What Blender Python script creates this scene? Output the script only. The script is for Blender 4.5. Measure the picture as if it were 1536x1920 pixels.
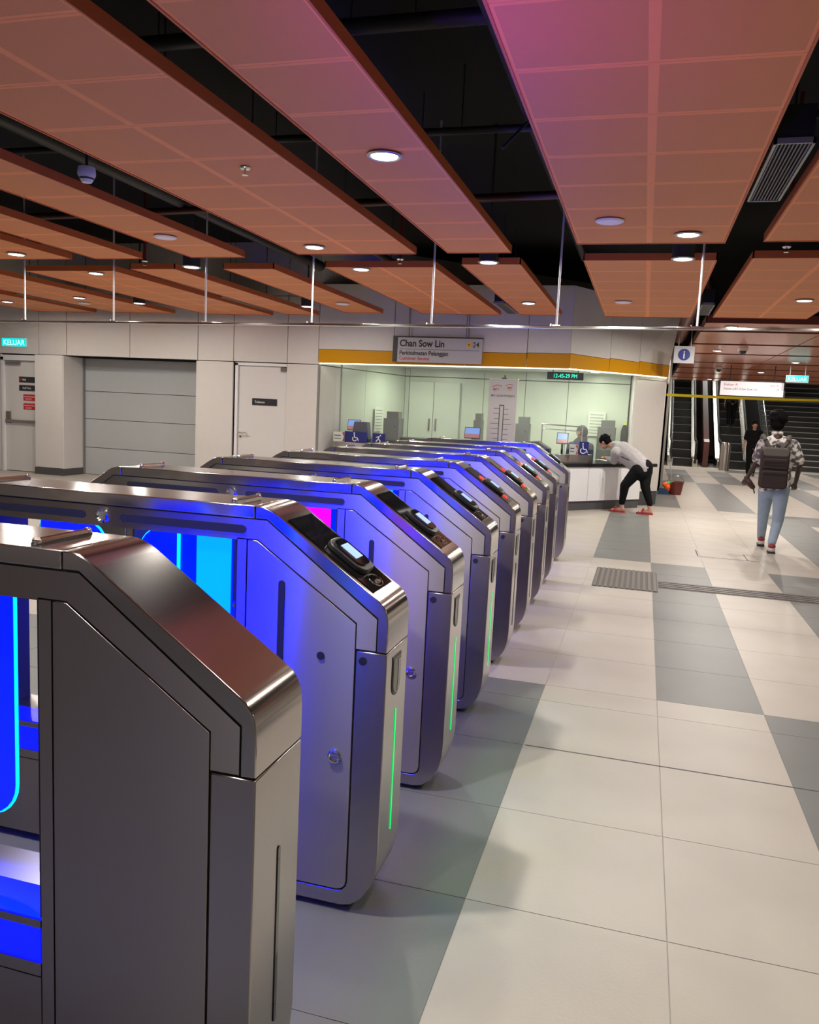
import bpy, bmesh, math, random
from mathutils import Vector, Matrix
random.seed(4)
for o in list(bpy.data.objects): bpy.data.objects.remove(o)
S = bpy.context.scene; COL = S.collection
# ---------------------------------------------------------------- camera
F, YAW, PITCH, ROLL = 1521.54, math.radians(15.7341), math.radians(7.3119), math.radians(-2.78584)
CAM = Vector((0, 0, 1.6))
fw = Vector((-math.sin(YAW)*math.cos(PITCH), math.cos(YAW)*math.cos(PITCH), -math.sin(PITCH)))
rt0 = Vector((math.cos(YAW), math.sin(YAW), 0)); dn0 = fw.cross(rt0)
rt = math.cos(ROLL)*rt0 + math.sin(ROLL)*dn0; dn = -math.sin(ROLL)*rt0 + math.cos(ROLL)*dn0
cd = bpy.data.cameras.new('camera'); cam = bpy.data.objects.new('camera', cd); COL.objects.link(cam)
m3 = Matrix((rt, -dn, -fw)).transposed()
cam.matrix_world = Matrix.Translation(CAM) @ m3.to_4x4()
cd.sensor_fit = 'VERTICAL'; cd.sensor_height = 24; cd.lens = F/1920*24; cd.clip_start = 0.02; cd.clip_end = 200
S.camera = cam
def at(px, py, axis, val):
    """world point on the plane (axis = val) seen at a photo pixel: used only to measure where things stand"""
    d = rt*((px-768)/F) + dn*((py-960)/F) + fw
    return CAM + d*((val-CAM[axis])/d[axis])
# ---------------------------------------------------------------- world and exposure
w = bpy.data.worlds.new('world'); S.world = w; w.use_nodes = True
w.node_tree.nodes['Background'].inputs[0].default_value = (0.9, 0.95, 1, 1)
w.node_tree.nodes['Background'].inputs[1].default_value = 0.0
S.view_settings.view_transform = 'Standard'; S.view_settings.look = 'None'
S.view_settings.gamma = 1; S.view_settings.use_curve_mapping = False
S.view_settings.exposure = 0.0
LAMP_W = 27.0
BLUE_W = 32.0
# ---------------------------------------------------------------- materials
MATS = {}
def mat(name, col=(.8,.8,.8), rough=.5, metal=0, emit=None, es=0, noise=0, nscale=8, alpha=1, trans=0, bump=0, spec=.5, coat=0):
    if name in MATS: return MATS[name]
    m = bpy.data.materials.new(name); m.use_nodes = True; nt = m.node_tree; b = nt.nodes['Principled BSDF']
    b.inputs['Base Color'].default_value = (*col, 1); b.inputs['Roughness'].default_value = rough
    b.inputs['Metallic'].default_value = metal; b.inputs['Specular IOR Level'].default_value = spec
    b.inputs['Coat Weight'].default_value = coat
    if emit: b.inputs['Emission Color'].default_value = (*emit, 1); b.inputs['Emission Strength'].default_value = es
    if trans: b.inputs['Transmission Weight'].default_value = trans; b.inputs['IOR'].default_value = 1.1
    if alpha < 1: b.inputs['Alpha'].default_value = alpha
    tc = nt.nodes.new('ShaderNodeTexCoord')
    n = nt.nodes.new('ShaderNodeTexNoise'); n.inputs['Scale'].default_value = nscale; n.inputs['Detail'].default_value = 5
    nt.links.new(tc.outputs['Object'], n.inputs['Vector'])
    if noise and not emit:
        mr = nt.nodes.new('ShaderNodeMapRange'); mr.inputs[3].default_value = 1-noise; mr.inputs[4].default_value = 1+noise
        nt.links.new(n.outputs['Fac'], mr.inputs[0])
        mx = nt.nodes.new('ShaderNodeMix'); mx.data_type = 'RGBA'; mx.blend_type = 'MULTIPLY'; mx.inputs[0].default_value = 1
        mx.inputs[6].default_value = (*col, 1)
        cb = nt.nodes.new('ShaderNodeCombineColor')
        for i in range(3): nt.links.new(mr.outputs[0], cb.inputs[i])
        nt.links.new(cb.outputs[0], mx.inputs[7]); nt.links.new(mx.outputs[2], b.inputs['Base Color'])
    if bump:
        bp = nt.nodes.new('ShaderNodeBump'); bp.inputs['Strength'].default_value = bump; bp.inputs['Distance'].default_value = .004
        nt.links.new(n.outputs['Fac'], bp.inputs['Height']); nt.links.new(bp.outputs[0], b.inputs['Normal'])
    MATS[name] = m; return m
def brushed(name, col, rough, stretch=(1.5, 150, 150)):
    m = mat(name, col, rough, 1); nt = m.node_tree; b = nt.nodes['Principled BSDF']
    tc = nt.nodes['Texture Coordinate']; n = nt.nodes['Noise Texture']
    mp = nt.nodes.new('ShaderNodeMapping'); mp.inputs['Scale'].default_value = stretch
    nt.links.new(tc.outputs['Object'], mp.inputs[0]); nt.links.new(mp.outputs[0], n.inputs['Vector']); n.inputs['Scale'].default_value = 3
    mr = nt.nodes.new('ShaderNodeMapRange'); mr.inputs[3].default_value = rough-.018; mr.inputs[4].default_value = rough+.018
    nt.links.new(n.outputs['Fac'], mr.inputs[0]); nt.links.new(mr.outputs[0], b.inputs['Roughness'])
    b.inputs['Anisotropic'].default_value = .93
    tg = nt.nodes.new('ShaderNodeCombineXYZ'); tg.inputs[1].default_value = .25; tg.inputs[2].default_value = 1; nt.links.new(tg.outputs[0], b.inputs['Tangent'])
    return m
STEEL = brushed('brushed_steel', (.385,.355,.335), .30)
STEEL_TOP = brushed('brushed_steel_top', (.50,.47,.45), .15, (150,1.5,150)); STEEL_TOP.node_tree.nodes['Principled BSDF'].inputs['Anisotropic'].default_value = .3
STEEL_END = brushed('brushed_steel_end', (.42,.39,.375), .23); STEEL_END.node_tree.nodes['Principled BSDF'].inputs['Anisotropic'].default_value = .75
STEEL_DARK = brushed('brushed_steel_dark', (.36,.34,.33), .33)
CHROME = mat('chrome', (.8,.8,.8), .1, 1)
SEAM = mat('seam_black', (.012,.012,.012), .6)
GLASSBLACK = mat('black_glass', (.006,.006,.007), .06, coat=.5)
BLACKPL = mat('black_plastic', (.012,.012,.013), .35)
def tile_mat(name, col, var):
    m = mat(name, col, .42, noise=var, nscale=2.5, bump=.15, spec=.4)
    nt = m.node_tree; b = nt.nodes['Principled BSDF']
    n2 = nt.nodes.new('ShaderNodeTexNoise'); n2.inputs['Scale'].default_value = 90; n2.inputs['Detail'].default_value = 3
    nt.links.new(nt.nodes['Texture Coordinate'].outputs['Object'], n2.inputs['Vector'])
    nt.links.new(n2.outputs['Fac'], nt.nodes['Bump'].inputs['Height'])
    return m
TILE_L = tile_mat('floor_tile_light', (.425,.385,.335), .13)
TILE_D = tile_mat('floor_tile_grey', (.148,.152,.147), .12)
GROUT = mat('grout', (.40,.385,.36), .8)
def orange_tile():
    m = mat('perforated_orange', (.5,.16,.07), .55); nt = m.node_tree; b = nt.nodes['Principled BSDF']
    tc = nt.nodes['Texture Coordinate']
    sx = nt.nodes.new('ShaderNodeSeparateXYZ'); nt.links.new(tc.outputs['Generated'], sx.inputs[0])
    def M(op, a, b_=None):
        n = nt.nodes.new('ShaderNodeMath'); n.operation = op
        for i, v in enumerate((a, b_)):
            if v is None: continue
            if isinstance(v, (int, float)): n.inputs[i].default_value = v
            else: nt.links.new(v, n.inputs[i])
        return n.outputs[0]
    ex = M('ABSOLUTE', M('SUBTRACT', sx.outputs[0], .5)); ey = M('ABSOLUTE', M('SUBTRACT', sx.outputs[1], .5))
    inner = M('LESS_THAN', M('MAXIMUM', ex, ey), .462)
    vx = M('SINE', M('MULTIPLY', sx.outputs[0], 6.2832*90)); vy = M('SINE', M('MULTIPLY', sx.outputs[1], 6.2832*90))
    dots = M('GREATER_THAN', M('MULTIPLY', vx, vy), .35)
    dark = M('MULTIPLY', inner, M('ADD', .42, M('MULTIPLY', dots, .35)))
    mx = nt.nodes.new('ShaderNodeMix'); mx.data_type = 'RGBA'
    mx.inputs[6].default_value = (.92,.31,.10,1); mx.inputs[7].default_value = (.445,.158,.042,1)
    nt.links.new(dark, mx.inputs[0]); nt.links.new(mx.outputs[2], b.inputs['Base Color'])
    return m
OR_TILE = orange_tile()
OR_EDGE = mat('orange_edge', (.52,.12,.028), .5)
OR_STRIP = mat('orange_strip', (.62,.22,.115), .24, noise=.06)
OR_DARK = mat('dark_red_edge', (.16,.03,.015), .5)
VOID = mat('void_black', (.004,.004,.0045), .9)
DUCT = mat('dark_pipe', (.03,.03,.033), .5)
DUCT2 = mat('grey_pipe', (.09,.085,.08), .5)
WHITE = mat('wall_white', (.64,.61,.57), .45, noise=.03)
WHITE2 = mat('wall_white_door', (.66,.64,.61), .4)
GREYW = mat('shutter_grey', (.42,.44,.44), .4, noise=.03)
PLINTH = mat('plinth_grey', (.07,.07,.072), .5)
YEL = mat('yellow_band', (.60,.27,.0), .5, spec=.2)
IVORY = mat('booth_wall', (.62,.68,.56), .3)
LENS = mat('lamp_lens', (1,1,1), .3, emit=(.93,.98,1), es=12)
SPKR = mat('speaker_white', (.9,.88,.93), .5)
WPL = mat('white_plastic', (.75,.75,.75), .4)
SIGNDK = mat('sign_dark', (.02,.02,.025), .4)
RED = mat('sign_red', (.55,.02,.03), .4)
TXW = mat('text_white', (.85,.85,.85), .5)
TXB = mat('text_black', (.02,.02,.025), .5)
TXR = mat('text_red', (.55,.03,.04), .5)
# ---------------------------------------------------------------- mesh helpers
class MB:
    def __init__(s): s.v = []; s.f = []
    def _add(s, vs, fs):
        k = len(s.v); s.v += [tuple(a) for a in vs]; s.f += [tuple(i+k for i in f) for f in fs]; return s
    def box(s, x0, x1, y0, y1, z0, z1):
        return s._add([(x,y,z) for z in (z0,z1) for y in (y0,y1) for x in (x0,x1)],
            [(0,2,3,1),(4,5,7,6),(0,1,5,4),(2,6,7,3),(0,4,6,2),(1,3,7,5)])
    def prism(s, poly, a, b, ax='y'):
        n = len(poly)
        P = {'y': lambda p,t: (p[0],t,p[1]), 'z': lambda p,t: (p[0],p[1],t), 'x': lambda p,t: (t,p[0],p[1])}[ax]
        return s._add([P(p,a) for p in poly]+[P(p,b) for p in poly],
            [tuple(range(n)), tuple(range(2*n-1, n-1, -1))]+[(i, n+i, n+(i+1)%n, (i+1)%n) for i in range(n)])
    def tube(s, p0, p1, r0, r1=None, n=10, caps=True):
        p0, p1 = Vector(p0), Vector(p1); r1 = r0 if r1 is None else r1
        d = (p1-p0).normalized(); u = d.orthogonal().normalized(); v = d.cross(u)
        vs = [p+(u*math.cos(6.28318*i/n)+v*math.sin(6.28318*i/n))*r for p, r in ((p0,r0),(p1,r1)) for i in range(n)]
        fs = [(i,(i+1)%n,n+(i+1)%n,n+i) for i in range(n)]
        if caps: fs += [tuple(range(n-1,-1,-1)), tuple(range(n,2*n))]
        return s._add(vs, fs)
    def path(s, pts, r, n=8):
        for a, b in zip(pts, pts[1:]): s.tube(a, b, r, n=n)
        return s
    def lathe(s, c, prof, n=24, axis='z'):
        vs = []
        for r, z in prof:
            for i in range(n):
                a = 6.28318*i/n; x, y = r*math.cos(a), r*math.sin(a)
                vs.append((c[0]+x,c[1]+y,c[2]+z) if axis == 'z' else (c[0]+x,c[1]+z,c[2]+y) if axis == 'y' else (c[0]+z,c[1]+x,c[2]+y))
        fs = [(j*n+i, j*n+(i+1)%n, (j+1)*n+(i+1)%n, (j+1)*n+i) for j in range(len(prof)-1) for i in range(n)]
        fs += [tuple(range(n)), tuple(range((len(prof)-1)*n, len(prof)*n))]
        return s._add(vs, fs)
    def ell(s, c, r, rot=None, n=14):
        vs = []; c = Vector(c); R = rot or Matrix.Identity(3)
        for j in range(1, n):
            t = math.pi*j/n
            for i in range(2*n):
                a = math.pi*i/n
                vs.append(c+R@Vector((r[0]*math.sin(t)*math.cos(a), r[1]*math.sin(t)*math.sin(a), r[2]*math.cos(t))))
        vs += [c+R@Vector((0,0,r[2])), c+R@Vector((0,0,-r[2]))]; m = 2*n; N = (n-1)*m
        fs = [(j*m+i, (j+1)*m+i, (j+1)*m+(i+1)%m, j*m+(i+1)%m) for j in range(n-2) for i in range(m)]
        fs += [(N,i,(i+1)%m) for i in range(m)] + [(N+1,(n-2)*m+(i+1)%m,(n-2)*m+i) for i in range(m)]
        return s._add(vs, fs)
    def mesh(s, name, m, smooth=None):
        me = bpy.data.meshes.new(name); me.from_pydata(s.v, [], s.f); me.update()
        bm = bmesh.new(); bm.from_mesh(me); bmesh.ops.recalc_face_normals(bm, faces=bm.faces); bm.to_mesh(me); bm.free()
        if m: me.materials.append(m)
        if smooth is not None:
            for p in me.polygons: p.use_smooth = True
            me.set_sharp_from_angle(angle=math.radians(smooth))
        return me
    def build(s, name, m, parent=None, smooth=None, bevel=0, seg=2, off=None):
        o = bpy.data.objects.new(name, s.mesh(name, m, 35 if bevel and smooth is None else smooth)); COL.objects.link(o); o.parent = parent
        if off: o.location = off
        if bevel:
            b = o.modifiers.new('bevel', 'BEVEL'); b.width = bevel; b.segments = seg; b.limit_method = 'ANGLE'; b.angle_limit = .6
        return o
def empty(name, loc=(0,0,0), label=None, cat=None, group=None, rz=0, kind=None, parent=None):
    o = bpy.data.objects.new(name, None); COL.objects.link(o); o.location = loc; o.rotation_euler = (0,0,rz); o.empty_display_size = .1
    o.parent = parent
    return tag(o, label, cat, group, kind)
def tag(o, label=None, cat=None, group=None, kind=None):
    if label: o['label'] = label
    if cat: o['category'] = cat
    if group: o['group'] = group
    if kind: o['kind'] = kind
    return o
def inst(me, name, parent, loc, rot=None, scale=None):
    o = bpy.data.objects.new(name, me); COL.objects.link(o); o.parent = parent; o.location = loc
    if rot: o.rotation_euler = rot
    if scale: o.scale = scale
    return o
def text(s, size, m, parent, loc, rot=(math.pi/2,0,0), name='lettering', align='LEFT', ext=.0008, sx=1, bold=0):
    c = bpy.data.curves.new('t', 'FONT'); c.body = s; c.size = size; c.extrude = ext; c.align_x = align; c.offset = bold
    t = bpy.data.objects.new('t', c); COL.objects.link(t)
    me = bpy.data.meshes.new_from_object(t.evaluated_get(bpy.context.evaluated_depsgraph_get()))
    bpy.data.objects.remove(t); me.name = name; me.materials.clear(); me.materials.append(m)
    o = bpy.data.objects.new(name, me); COL.objects.link(o); o.parent = parent; o.location = loc; o.rotation_euler = rot; o.scale = (sx,1,1)
    return o
def lamp(parent, loc, energy, col=(1,1,1), size=.1, rot=(0,0,0), size_y=None, spread=None, shape='DISK'):
    l = bpy.data.lights.new('light', 'AREA'); l.energy = energy; l.color = col; l.shape = 'RECTANGLE' if size_y else shape
    l.size = size
    if size_y: l.size_y = size_y
    if spread: l.spread = spread
    o = bpy.data.objects.new('light', l); COL.objects.link(o); o.parent = parent; o.location = loc; o.rotation_euler = rot
    return o
# ================================================================ FLOOR
XS = [-.44, .198, .772, 1.42]
xs = [-.44-.62*k for k in range(21, 0, -1)] + XS + [1.42+.65*k for k in range(1, 17)]
ys = [-3.46+.66*k for k in range(8)] + [1.83, 2.475, 3.137, 3.806, 4.47, 4.74] + [4.74+.67*k for k in range(1, 8)] + [9.43+.70*k for k in range(1, 31)]
def dark(x, y):
    if y < 4.74: return x < -.44 or x > .772 and x < 1.42
    if y < 9.43: return .198 < x < .772 or 1.42 < x < 2.07
    if y < 14.1: return -.44 < x < .198 or 2.07 < x < 2.72
    if y < 15.8: return 2.07 < x < 3.3 or x < -1.1 and x > -3
    if y < 22.7: return 1.42 < x < 2.07 or x < .772 or 3.37 < x < 4.02
    if y < 28: return .772 < x < 1.42 or 2.07 < x < 2.72 or 4.02 < x < 4.67
    return 2.72 < x < 4 or 5.3 < x < 6
fl = MB().box(xs[0], xs[-1], ys[0], 34, -.12, -.0025).build('floor', GROUT); tag(fl, kind='structure')
near = []
for i in range(len(xs)-1):
    for j in range(len(ys)-1):
        x0, x1, y0, y1 = xs[i], xs[i+1], ys[j], ys[j+1]; cx, cy = (x0+x1)/2, (y0+y1)/2
        if cy > 33.8: continue
        d = (Vector((cx,cy,0))-CAM); q = d.dot(fw)
        u, v = (768+F*d.dot(rt)/q, 960+F*d.dot(dn)/q) if q > .1 else (9e9, 9e9)
        vis = -150 < u < 1700 and v < 2300 and (cx > -1.3 or cy > 9 and cx > -4)
        near.append((0 if vis else 1, d.length, x0, x1, y0, y1))
near.sort(); cache = {}
rest = {0: MB(), 1: MB()}
for k, (nv, dd, x0, x1, y0, y1) in enumerate(near):
    dk = dark((x0+x1)/2, (y0+y1)/2); g = .0018
    if k < 285 and not nv:
        key = (round(x1-x0,3), round(y1-y0,3), dk)
        if key not in cache:
            a, b = key[0]/2-g, key[1]/2-g
            cache[key] = MB().box(-a, a, -b, b, -.002, 0).mesh('floor_tile', TILE_D if dk else TILE_L)
        inst(cache[key], 'floor_tile', fl, ((x0+x1)/2, (y0+y1)/2, 0))
    else: rest[dk].box(x0+g, x1-g, y0+g, y1-g, -.002, 0)
tag(rest[0].build('light_tiling', TILE_L, fl), kind='stuff'); tag(rest[1].build('grey_tiling', TILE_D, fl), kind='stuff')
tag(MB().box(-.43, 1.25, 3.802, 3.811, 0, .0008).build('trim_1', mat('joint_dark', (.08,.075,.07), .7)), kind='structure')
h = MB(); a, b, c_ = at(1305,1031,2,0), at(1311,1043,2,0), at(1425,1053,2,0)
h.box(a.x-.012, a.x+.003, b.y, a.y, 0, .001).box(b.x, 1.43, b.y-.02, b.y, 0, .001).box(1.30, 1.312, b.y, b.y+.45, 0, .001)
tag(h.build('trim_2', MATS['joint_dark']), kind='structure')
# tactile paving
TAC = mat('tactile_brown', (.085,.073,.066), .6)
t = empty('tactile_pad', (-.055, 8.31, 0), 'dark brown ribbed tactile paving pad set in the pale floor right of the gates', 'tactile paving')
MB().box(-.305, .305, -.505, .505, 0, .003).build('plate', TAC, t)
rm = MB().box(-.014, .014, -.5, .5, 0, .006).mesh('rib', mat('tactile_rib', (.125,.11,.10), .5))
for k in range(12): inst(rm, 'rib', t, (-.28+k*.0509, 0, .003))
t = empty('tactile_strip', (.26, 8.2, 0), 'narrow dark tactile guide strip running right from the ribbed pad across the floor', 'tactile paving')
MB().box(0, 5.2, -.17, .17, 0, .003).build('plate', TAC, t)
rm = MB().box(0, 5.2, -.018, .018, 0, .004).mesh('rib', MATS['tactile_rib'])
for k in range(4): inst(rm, 'rib', t, (0, -.12+k*.08, .003))
# ================================================================ BLACK VOID, shell
ZC = 3.05
tag(MB().box(-13.5, 12, -3.6, 31, 4.3, 4.4).build('ceiling', VOID), kind='structure')
tag(MB().box(11.8, 12, -3.6, 31, 0, 4.3).build('wall_right', WHITE), kind='structure')
tag(MB().box(-13.5, 12, -3.6, -3.4, 0, 4.3).build('wall_front', WHITE), kind='structure')
tag(MB().box(-13.5, -13.3, -3.4, 13.1, 0, 4.3).build('wall_left', WHITE), kind='structure')
# ================================================================ BACK WALL with panels, doors, shutter
YW = 13.1
wb = MB()
wb.box(-13.3, -10.52, YW+.75, YW+.9, 0, 4.3).box(-10.52, -5.3, YW+.75, YW+.9, 0, 4.3).box(-5.5, -5.42, YW+.02, YW+.75, 0, 2.26)
wb = wb.build('wall_back', mat('wall_core', (.25,.24,.22), .7)); tag(wb, kind='structure')
def wpanel(x0, x1, z0, z1, y=YW, m=WHITE, th=.04, name='wall_panel', parent=None, g=.006):
    o = MB().box(x0+g, x1-g, y, y+th, z0+g, z1-g).build(name, m, parent or wb, bevel=.003, seg=1); return o
upx = [-13.3, -12.1, -11.155, -10.53, -9.16, -7.76, -7.05, -6.02, -5.44]
for a, b in zip(upx, upx[1:]): wpanel(a, b, 2.26, 3.4)
for a, b in zip(upx, upx[1:]): wpanel(a, b, 3.4, 4.3)
wpanel(-11.155, -10.53, .13, 2.26, y=12.98); MB().box(-10.56, -10.52, YW-.1, 13.75, .13, 2.25).build('wall_panel', WHITE, wb, bevel=.003)
tag(MB().box(-11.16, -10.51, 12.97, 13.75, 0, .13).build('baseboard_back', PLINTH), kind='structure')
wpanel(-7.76, -7.05, 0, 2.26); wpanel(-6.02, -5.44, 0, 2.26); wpanel(-13.3, -12.02, 0, 2.26)
MB().box(-7.79, -7.75, YW+.01, 13.75, 0, 2.25).build('wall_panel', WHITE, wb)
# shutter
sh = empty('door_1', (-9.14, 13.6, 0), 'grey roller shutter of four wide slabs', kind='structure')
for z0, z1 in ((0,.53),(.53,1.085),(1.085,1.62),(1.62,2.25)):
    MB().box(-1.38, 1.38, 0, .05, z0+.004, z1-.004).build('shutter_slab', GREYW, sh, bevel=.006)
MB().box(-1.41, -1.36, -.06, .06, 0, 2.25).box(1.36, 1.41, -.06, .06, 0, 2.25).build('guide_rail', mat('rail_grey', (.2,.2,.2), .4), sh)
# door 2 (white, small sign)
d2 = empty('door_2', (-6.5, YW+.06, 0), kind='structure')
MB().box(-.52, -.47, -.04, .04, 0, 2.24).box(.47, .5, -.04, .04, 0, 2.24).box(-.52, .5, -.04, .04, 2.2, 2.25).build('door_frame', WPL, d2)
MB().box(-.465, .465, 0, .04, .01, 2.195).build('door_leaf', WHITE2, d2, bevel=.003)
hd = MB().tube((-.41,-.005,1.02),(-.41,-.06,1.02),.012).tube((-.41,-.055,1.02),(-.27,-.055,1.02),.01).tube((-.27,-.055,1.02),(-.27,-.01,.96),.009).lathe((-.41,-.008,.95),[(.02,0),(.02,-.008)],axis='y').build('handle', CHROME, d2, smooth=40)
MB().box(.36,.46,-.05,-.005,2.12,2.19).build('door_closer', STEEL_DARK, d2)
pl = empty('door_plate', (-6.455, YW+.058, 1.575), 'small black name plate on the white door left of the service booth', 'sign')
MB().box(-.24, .24, -.006, 0, -.06, .06).build('plate', SIGNDK, pl); text('Telekom', .055, TXW, pl, (-.19,-.0075,-.02))
# door 3 far left with push bar
d3 = empty('door_3', (-11.6, YW+.06, 0), kind='structure')
MB().box(-.45, -.38, -.06, .04, 0, 2.2).box(-.45, .44, -.06, .04, 2.14, 2.24).build('door_frame', WPL, d3)
MB().box(-.375, .44, 0, .04, .01, 2.135).build('door_leaf', WHITE2, d3, bevel=.003)
pb = MB().box(-.36, .44, -.05, -.02, .95, 1.0).build('push_bar', STEEL_DARK, d3, bevel=.006)
MB().box(-.36, -.26, -.03, 0, .93, 1.16).build('lock_case', mat('bronze', (.22,.18,.14), .4, .6), d3, bevel=.004)
MB().box(-.34, -.02, -.05, 0, 2.06, 2.11).build('door_closer', STEEL_DARK, d3)
for z, m, wd, lab, s in ((1.78,SIGNDK,.48,'upper black plate on the far left door with push bar','Bilik'),(1.62,SIGNDK,.48,'lower black plate on the far left door with push bar','Staff Only')):
    p = empty('door_plate', (-11.42, YW+.058, z), lab, 'sign'); MB().box(-wd/2, wd/2, -.006, 0, -.055, .055).build('plate', m, p)
    text(s, .05, TXW, p, (-.16,-.0075,-.017))
    if z > 1.7: MB().lathe((-.2,-.0065,0),[(.02,0),(.02,-.002)],axis='y').build('red_mark', RED, p)
for z, lab in ((1.44,'upper red warning notice on the far left door'),(1.27,'lower red warning notice on the far left door')):
    p = empty('warning_notice', (-11.42, YW+.058, z), lab, 'sign'); MB().box(-.145, .145, -.006, 0, -.06, .06).build('plate', RED, p)
    text('DILARANG MASUK', .03, TXW, p, (-.13,-.0075,.005)); text('NO ENTRY', .03, TXW, p, (-.1,-.0075,-.04))
def exit_sign(loc, w_, h_, lab, rods=None):
    e = empty('exit_sign', loc, lab, 'exit sign')
    MB().box(-w_/2-.012, w_/2+.012, -.02, .0, -h_/2-.012, h_/2+.012).build('housing', WPL, e, bevel=.004)
    MB().box(-w_/2, w_/2, -.028, -.02, -h_/2, h_/2).build('lit_panel', mat('exit_cyan', (.0,.3,.28), .4, emit=(.0,.62,.62), es=1.15), e)
    text('KELUAR', h_*.95, mat('exit_letters', (.7,1,.95), .4, emit=(.55,1,.95), es=1.0), e, (0,-.0295,-h_*.33), align='CENTER', sx=w_/(h_*3.9))
    if rods: MB().tube((-w_*.35,-.01,h_/2),(-w_*.35,-.01,rods),.008).build('hanger', WPL, e); MB().tube((w_*.35,-.01,h_/2),(w_*.35,-.01,rods),.008).build('hanger', WPL, e)
    return e
exit_sign((-11.7, YW-.001, 2.475), .56, .15, 'glowing cyan exit sign on the wall above the far left door')
# ================================================================ SERVICE BOOTH
A = Vector((-5.44, YW, 0)); B = Vector((-1.2, YW, 0)); Cc = Vector((.36, 16.0, 0))
bo = MB()
bo.box(-5.44, .5, 19.3, 19.45, 0, 4.3)
bo = bo.build('wall_booth', MATS['wall_core']); tag(bo, kind='structure')
def run_panel(p, q, z0, z1, m, name, parent, th=.04, q_top=None, g=.005, zq=None):
    """upright panel between two floor points (thickness behind it); q_top shifts the top of its far end"""
    d = (q-p).normalized(); n = Vector((-d.y, d.x, 0)); p = p+d*g; q = q-d*g; qt = q+(q_top or Vector((0,0,0))); z0q = zq if zq else z0
    V = [(p.x,p.y,z0),(q.x,q.y,z0q),(qt.x,qt.y,z1),(p.x,p.y,z1)]
    V += [(a+n.x*th, b+n.y*th, c) for a,b,c in V]
    mb = MB(); mb._add(V, [(0,1,2,3),(7,6,5,4),(0,4,5,1),(1,5,6,2),(2,6,7,3),(3,7,4,0)])
    return mb.build(name, m, parent)
fas = empty('trim_3', (0,0,0), 'white booth fascia with yellow band along its lower edge', kind='structure')
joints = [A, Vector((-4.1,YW,0)), Vector((-2.88,YW,0)), Vector((-1.88,YW,0)), B, B+(Cc-B)*.36, B+(Cc-B)*.66, Cc]
for i, (p, q) in enumerate(zip(joints, joints[1:])):
    last = i == len(joints)-2
    z0a = 2.29 + .045*min(1, (p.x+5.44)/4.24) ; z0b = 2.29+.045*min(1, (q.x+5.44)/4.24)
    if i >= 4: z0a, z0b = 2.335+.02*(i-4), 2.335+.02*(i-3)
    run_panel(p, q, z0a, z0a+.225, YEL, 'yellow_panel', fas, zq=z0b, q_top=Vector((.012,0,0)) if last else None)
    run_panel(p, q, z0a+.232, 3.6, WHITE, 'fascia_panel', fas, q_top=Vector((.14,0,0)) if last else None)
run_panel(Cc+Vector((.0,.0,0)), Cc+Vector((.1,3.4,0)), 2.395, 3.6, WHITE, 'fascia_panel', fas)
run_panel(Vector((-5.44,YW,0)), Vector((.4,YW+6,0)), 3.6, 4.3, WHITE, 'fascia_panel', fas)
# lit soffit and interior
SOF = mat('soffit', (.85,.88,.82), .5)
sof = MB()
sof.prism([(-5.4,13.15),(-1.22,13.15),(.33,16.02),(.4,19.3),(-5.4,19.3)], 2.43, 2.46, 'z')
tag(sof.build('ceiling_booth', SOF), kind='structure')
COVE = mat('cove_light', (1,1,1), .4, emit=(.95,1,.8), es=2.6)
cv = empty('trim_4', (0,0,0), kind='structure')
for p, q, za, zb2 in ((A, B, 2.272, 2.317), (B, Cc, 2.317, 2.377)): run_panel(p+Vector((0,.045,0)), q+Vector((-.02,.045,0)), za, zb2+.012, COVE, 'cove_strip', cv, th=.02, zq=zb2)
bw = empty('wall_inner', (0,0,0), kind='structure')
lx, ly = -4.88, 16.5
inner_l = [Vector((-5.42,13.16,0)), Vector((-5.3,13.9,0)), Vector((-5.16,14.8,0)), Vector((lx,ly,0))]
for p, q in zip(inner_l[1:], inner_l[2:]): run_panel(p, q, 0, 2.245, IVORY, 'wall_panel', bw)
run_panel(inner_l[0], inner_l[1], 0, 2.245, WHITE, 'wall_panel', bw)
for p, q in zip(inner_l, inner_l[1:]): run_panel(p, q, 2.245, 2.262, SEAM, 'joint_strip', bw, th=.03, g=0); run_panel(p, q, 2.262, 2.43, IVORY, 'wall_panel', bw)
bx = [lx, -4.78, -3.2, -2.35, -1.5, -.32]
for a, b in zip(bx, bx[1:]):
    run_panel(Vector((a,ly,0)), Vector((b,ly,0)), 0, 2.245, IVORY, 'wall_panel', bw); run_panel(Vector((a,ly,0)), Vector((b,ly,0)), 2.245, 2.262, SEAM, 'joint_strip', bw, th=.03, g=0); run_panel(Vector((a,ly,0)), Vector((b,ly,0)), 2.262, 2.43, IVORY, 'wall_panel', bw)
# end column of the booth
colm = empty('column', (0,0,0), 'white panel clad column at the right end of the service booth', kind='structure')
cp = [Vector((-.22,15.45,0)), Vector((.33,16.05,0)), Vector((.40,18.9,0))]
run_panel(cp[0], cp[1], .26, 2.31, WHITE, 'column_panel', colm); run_panel(cp[1], cp[2], .26, 2.33, WHITE, 'column_panel', colm)
run_panel(Vector((-.3,16.6,0)), cp[0], 0, 2.43, WHITE, 'column_panel', colm)
run_panel(cp[0], cp[1], 2.32, 2.43, WHITE, 'column_panel', colm)
MB().prism([(-.2,15.5),(.32,16.08),(.39,18.9),(.0,18.9)], 0, .25, 'z').build('column_plinth', PLINTH, colm)
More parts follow.
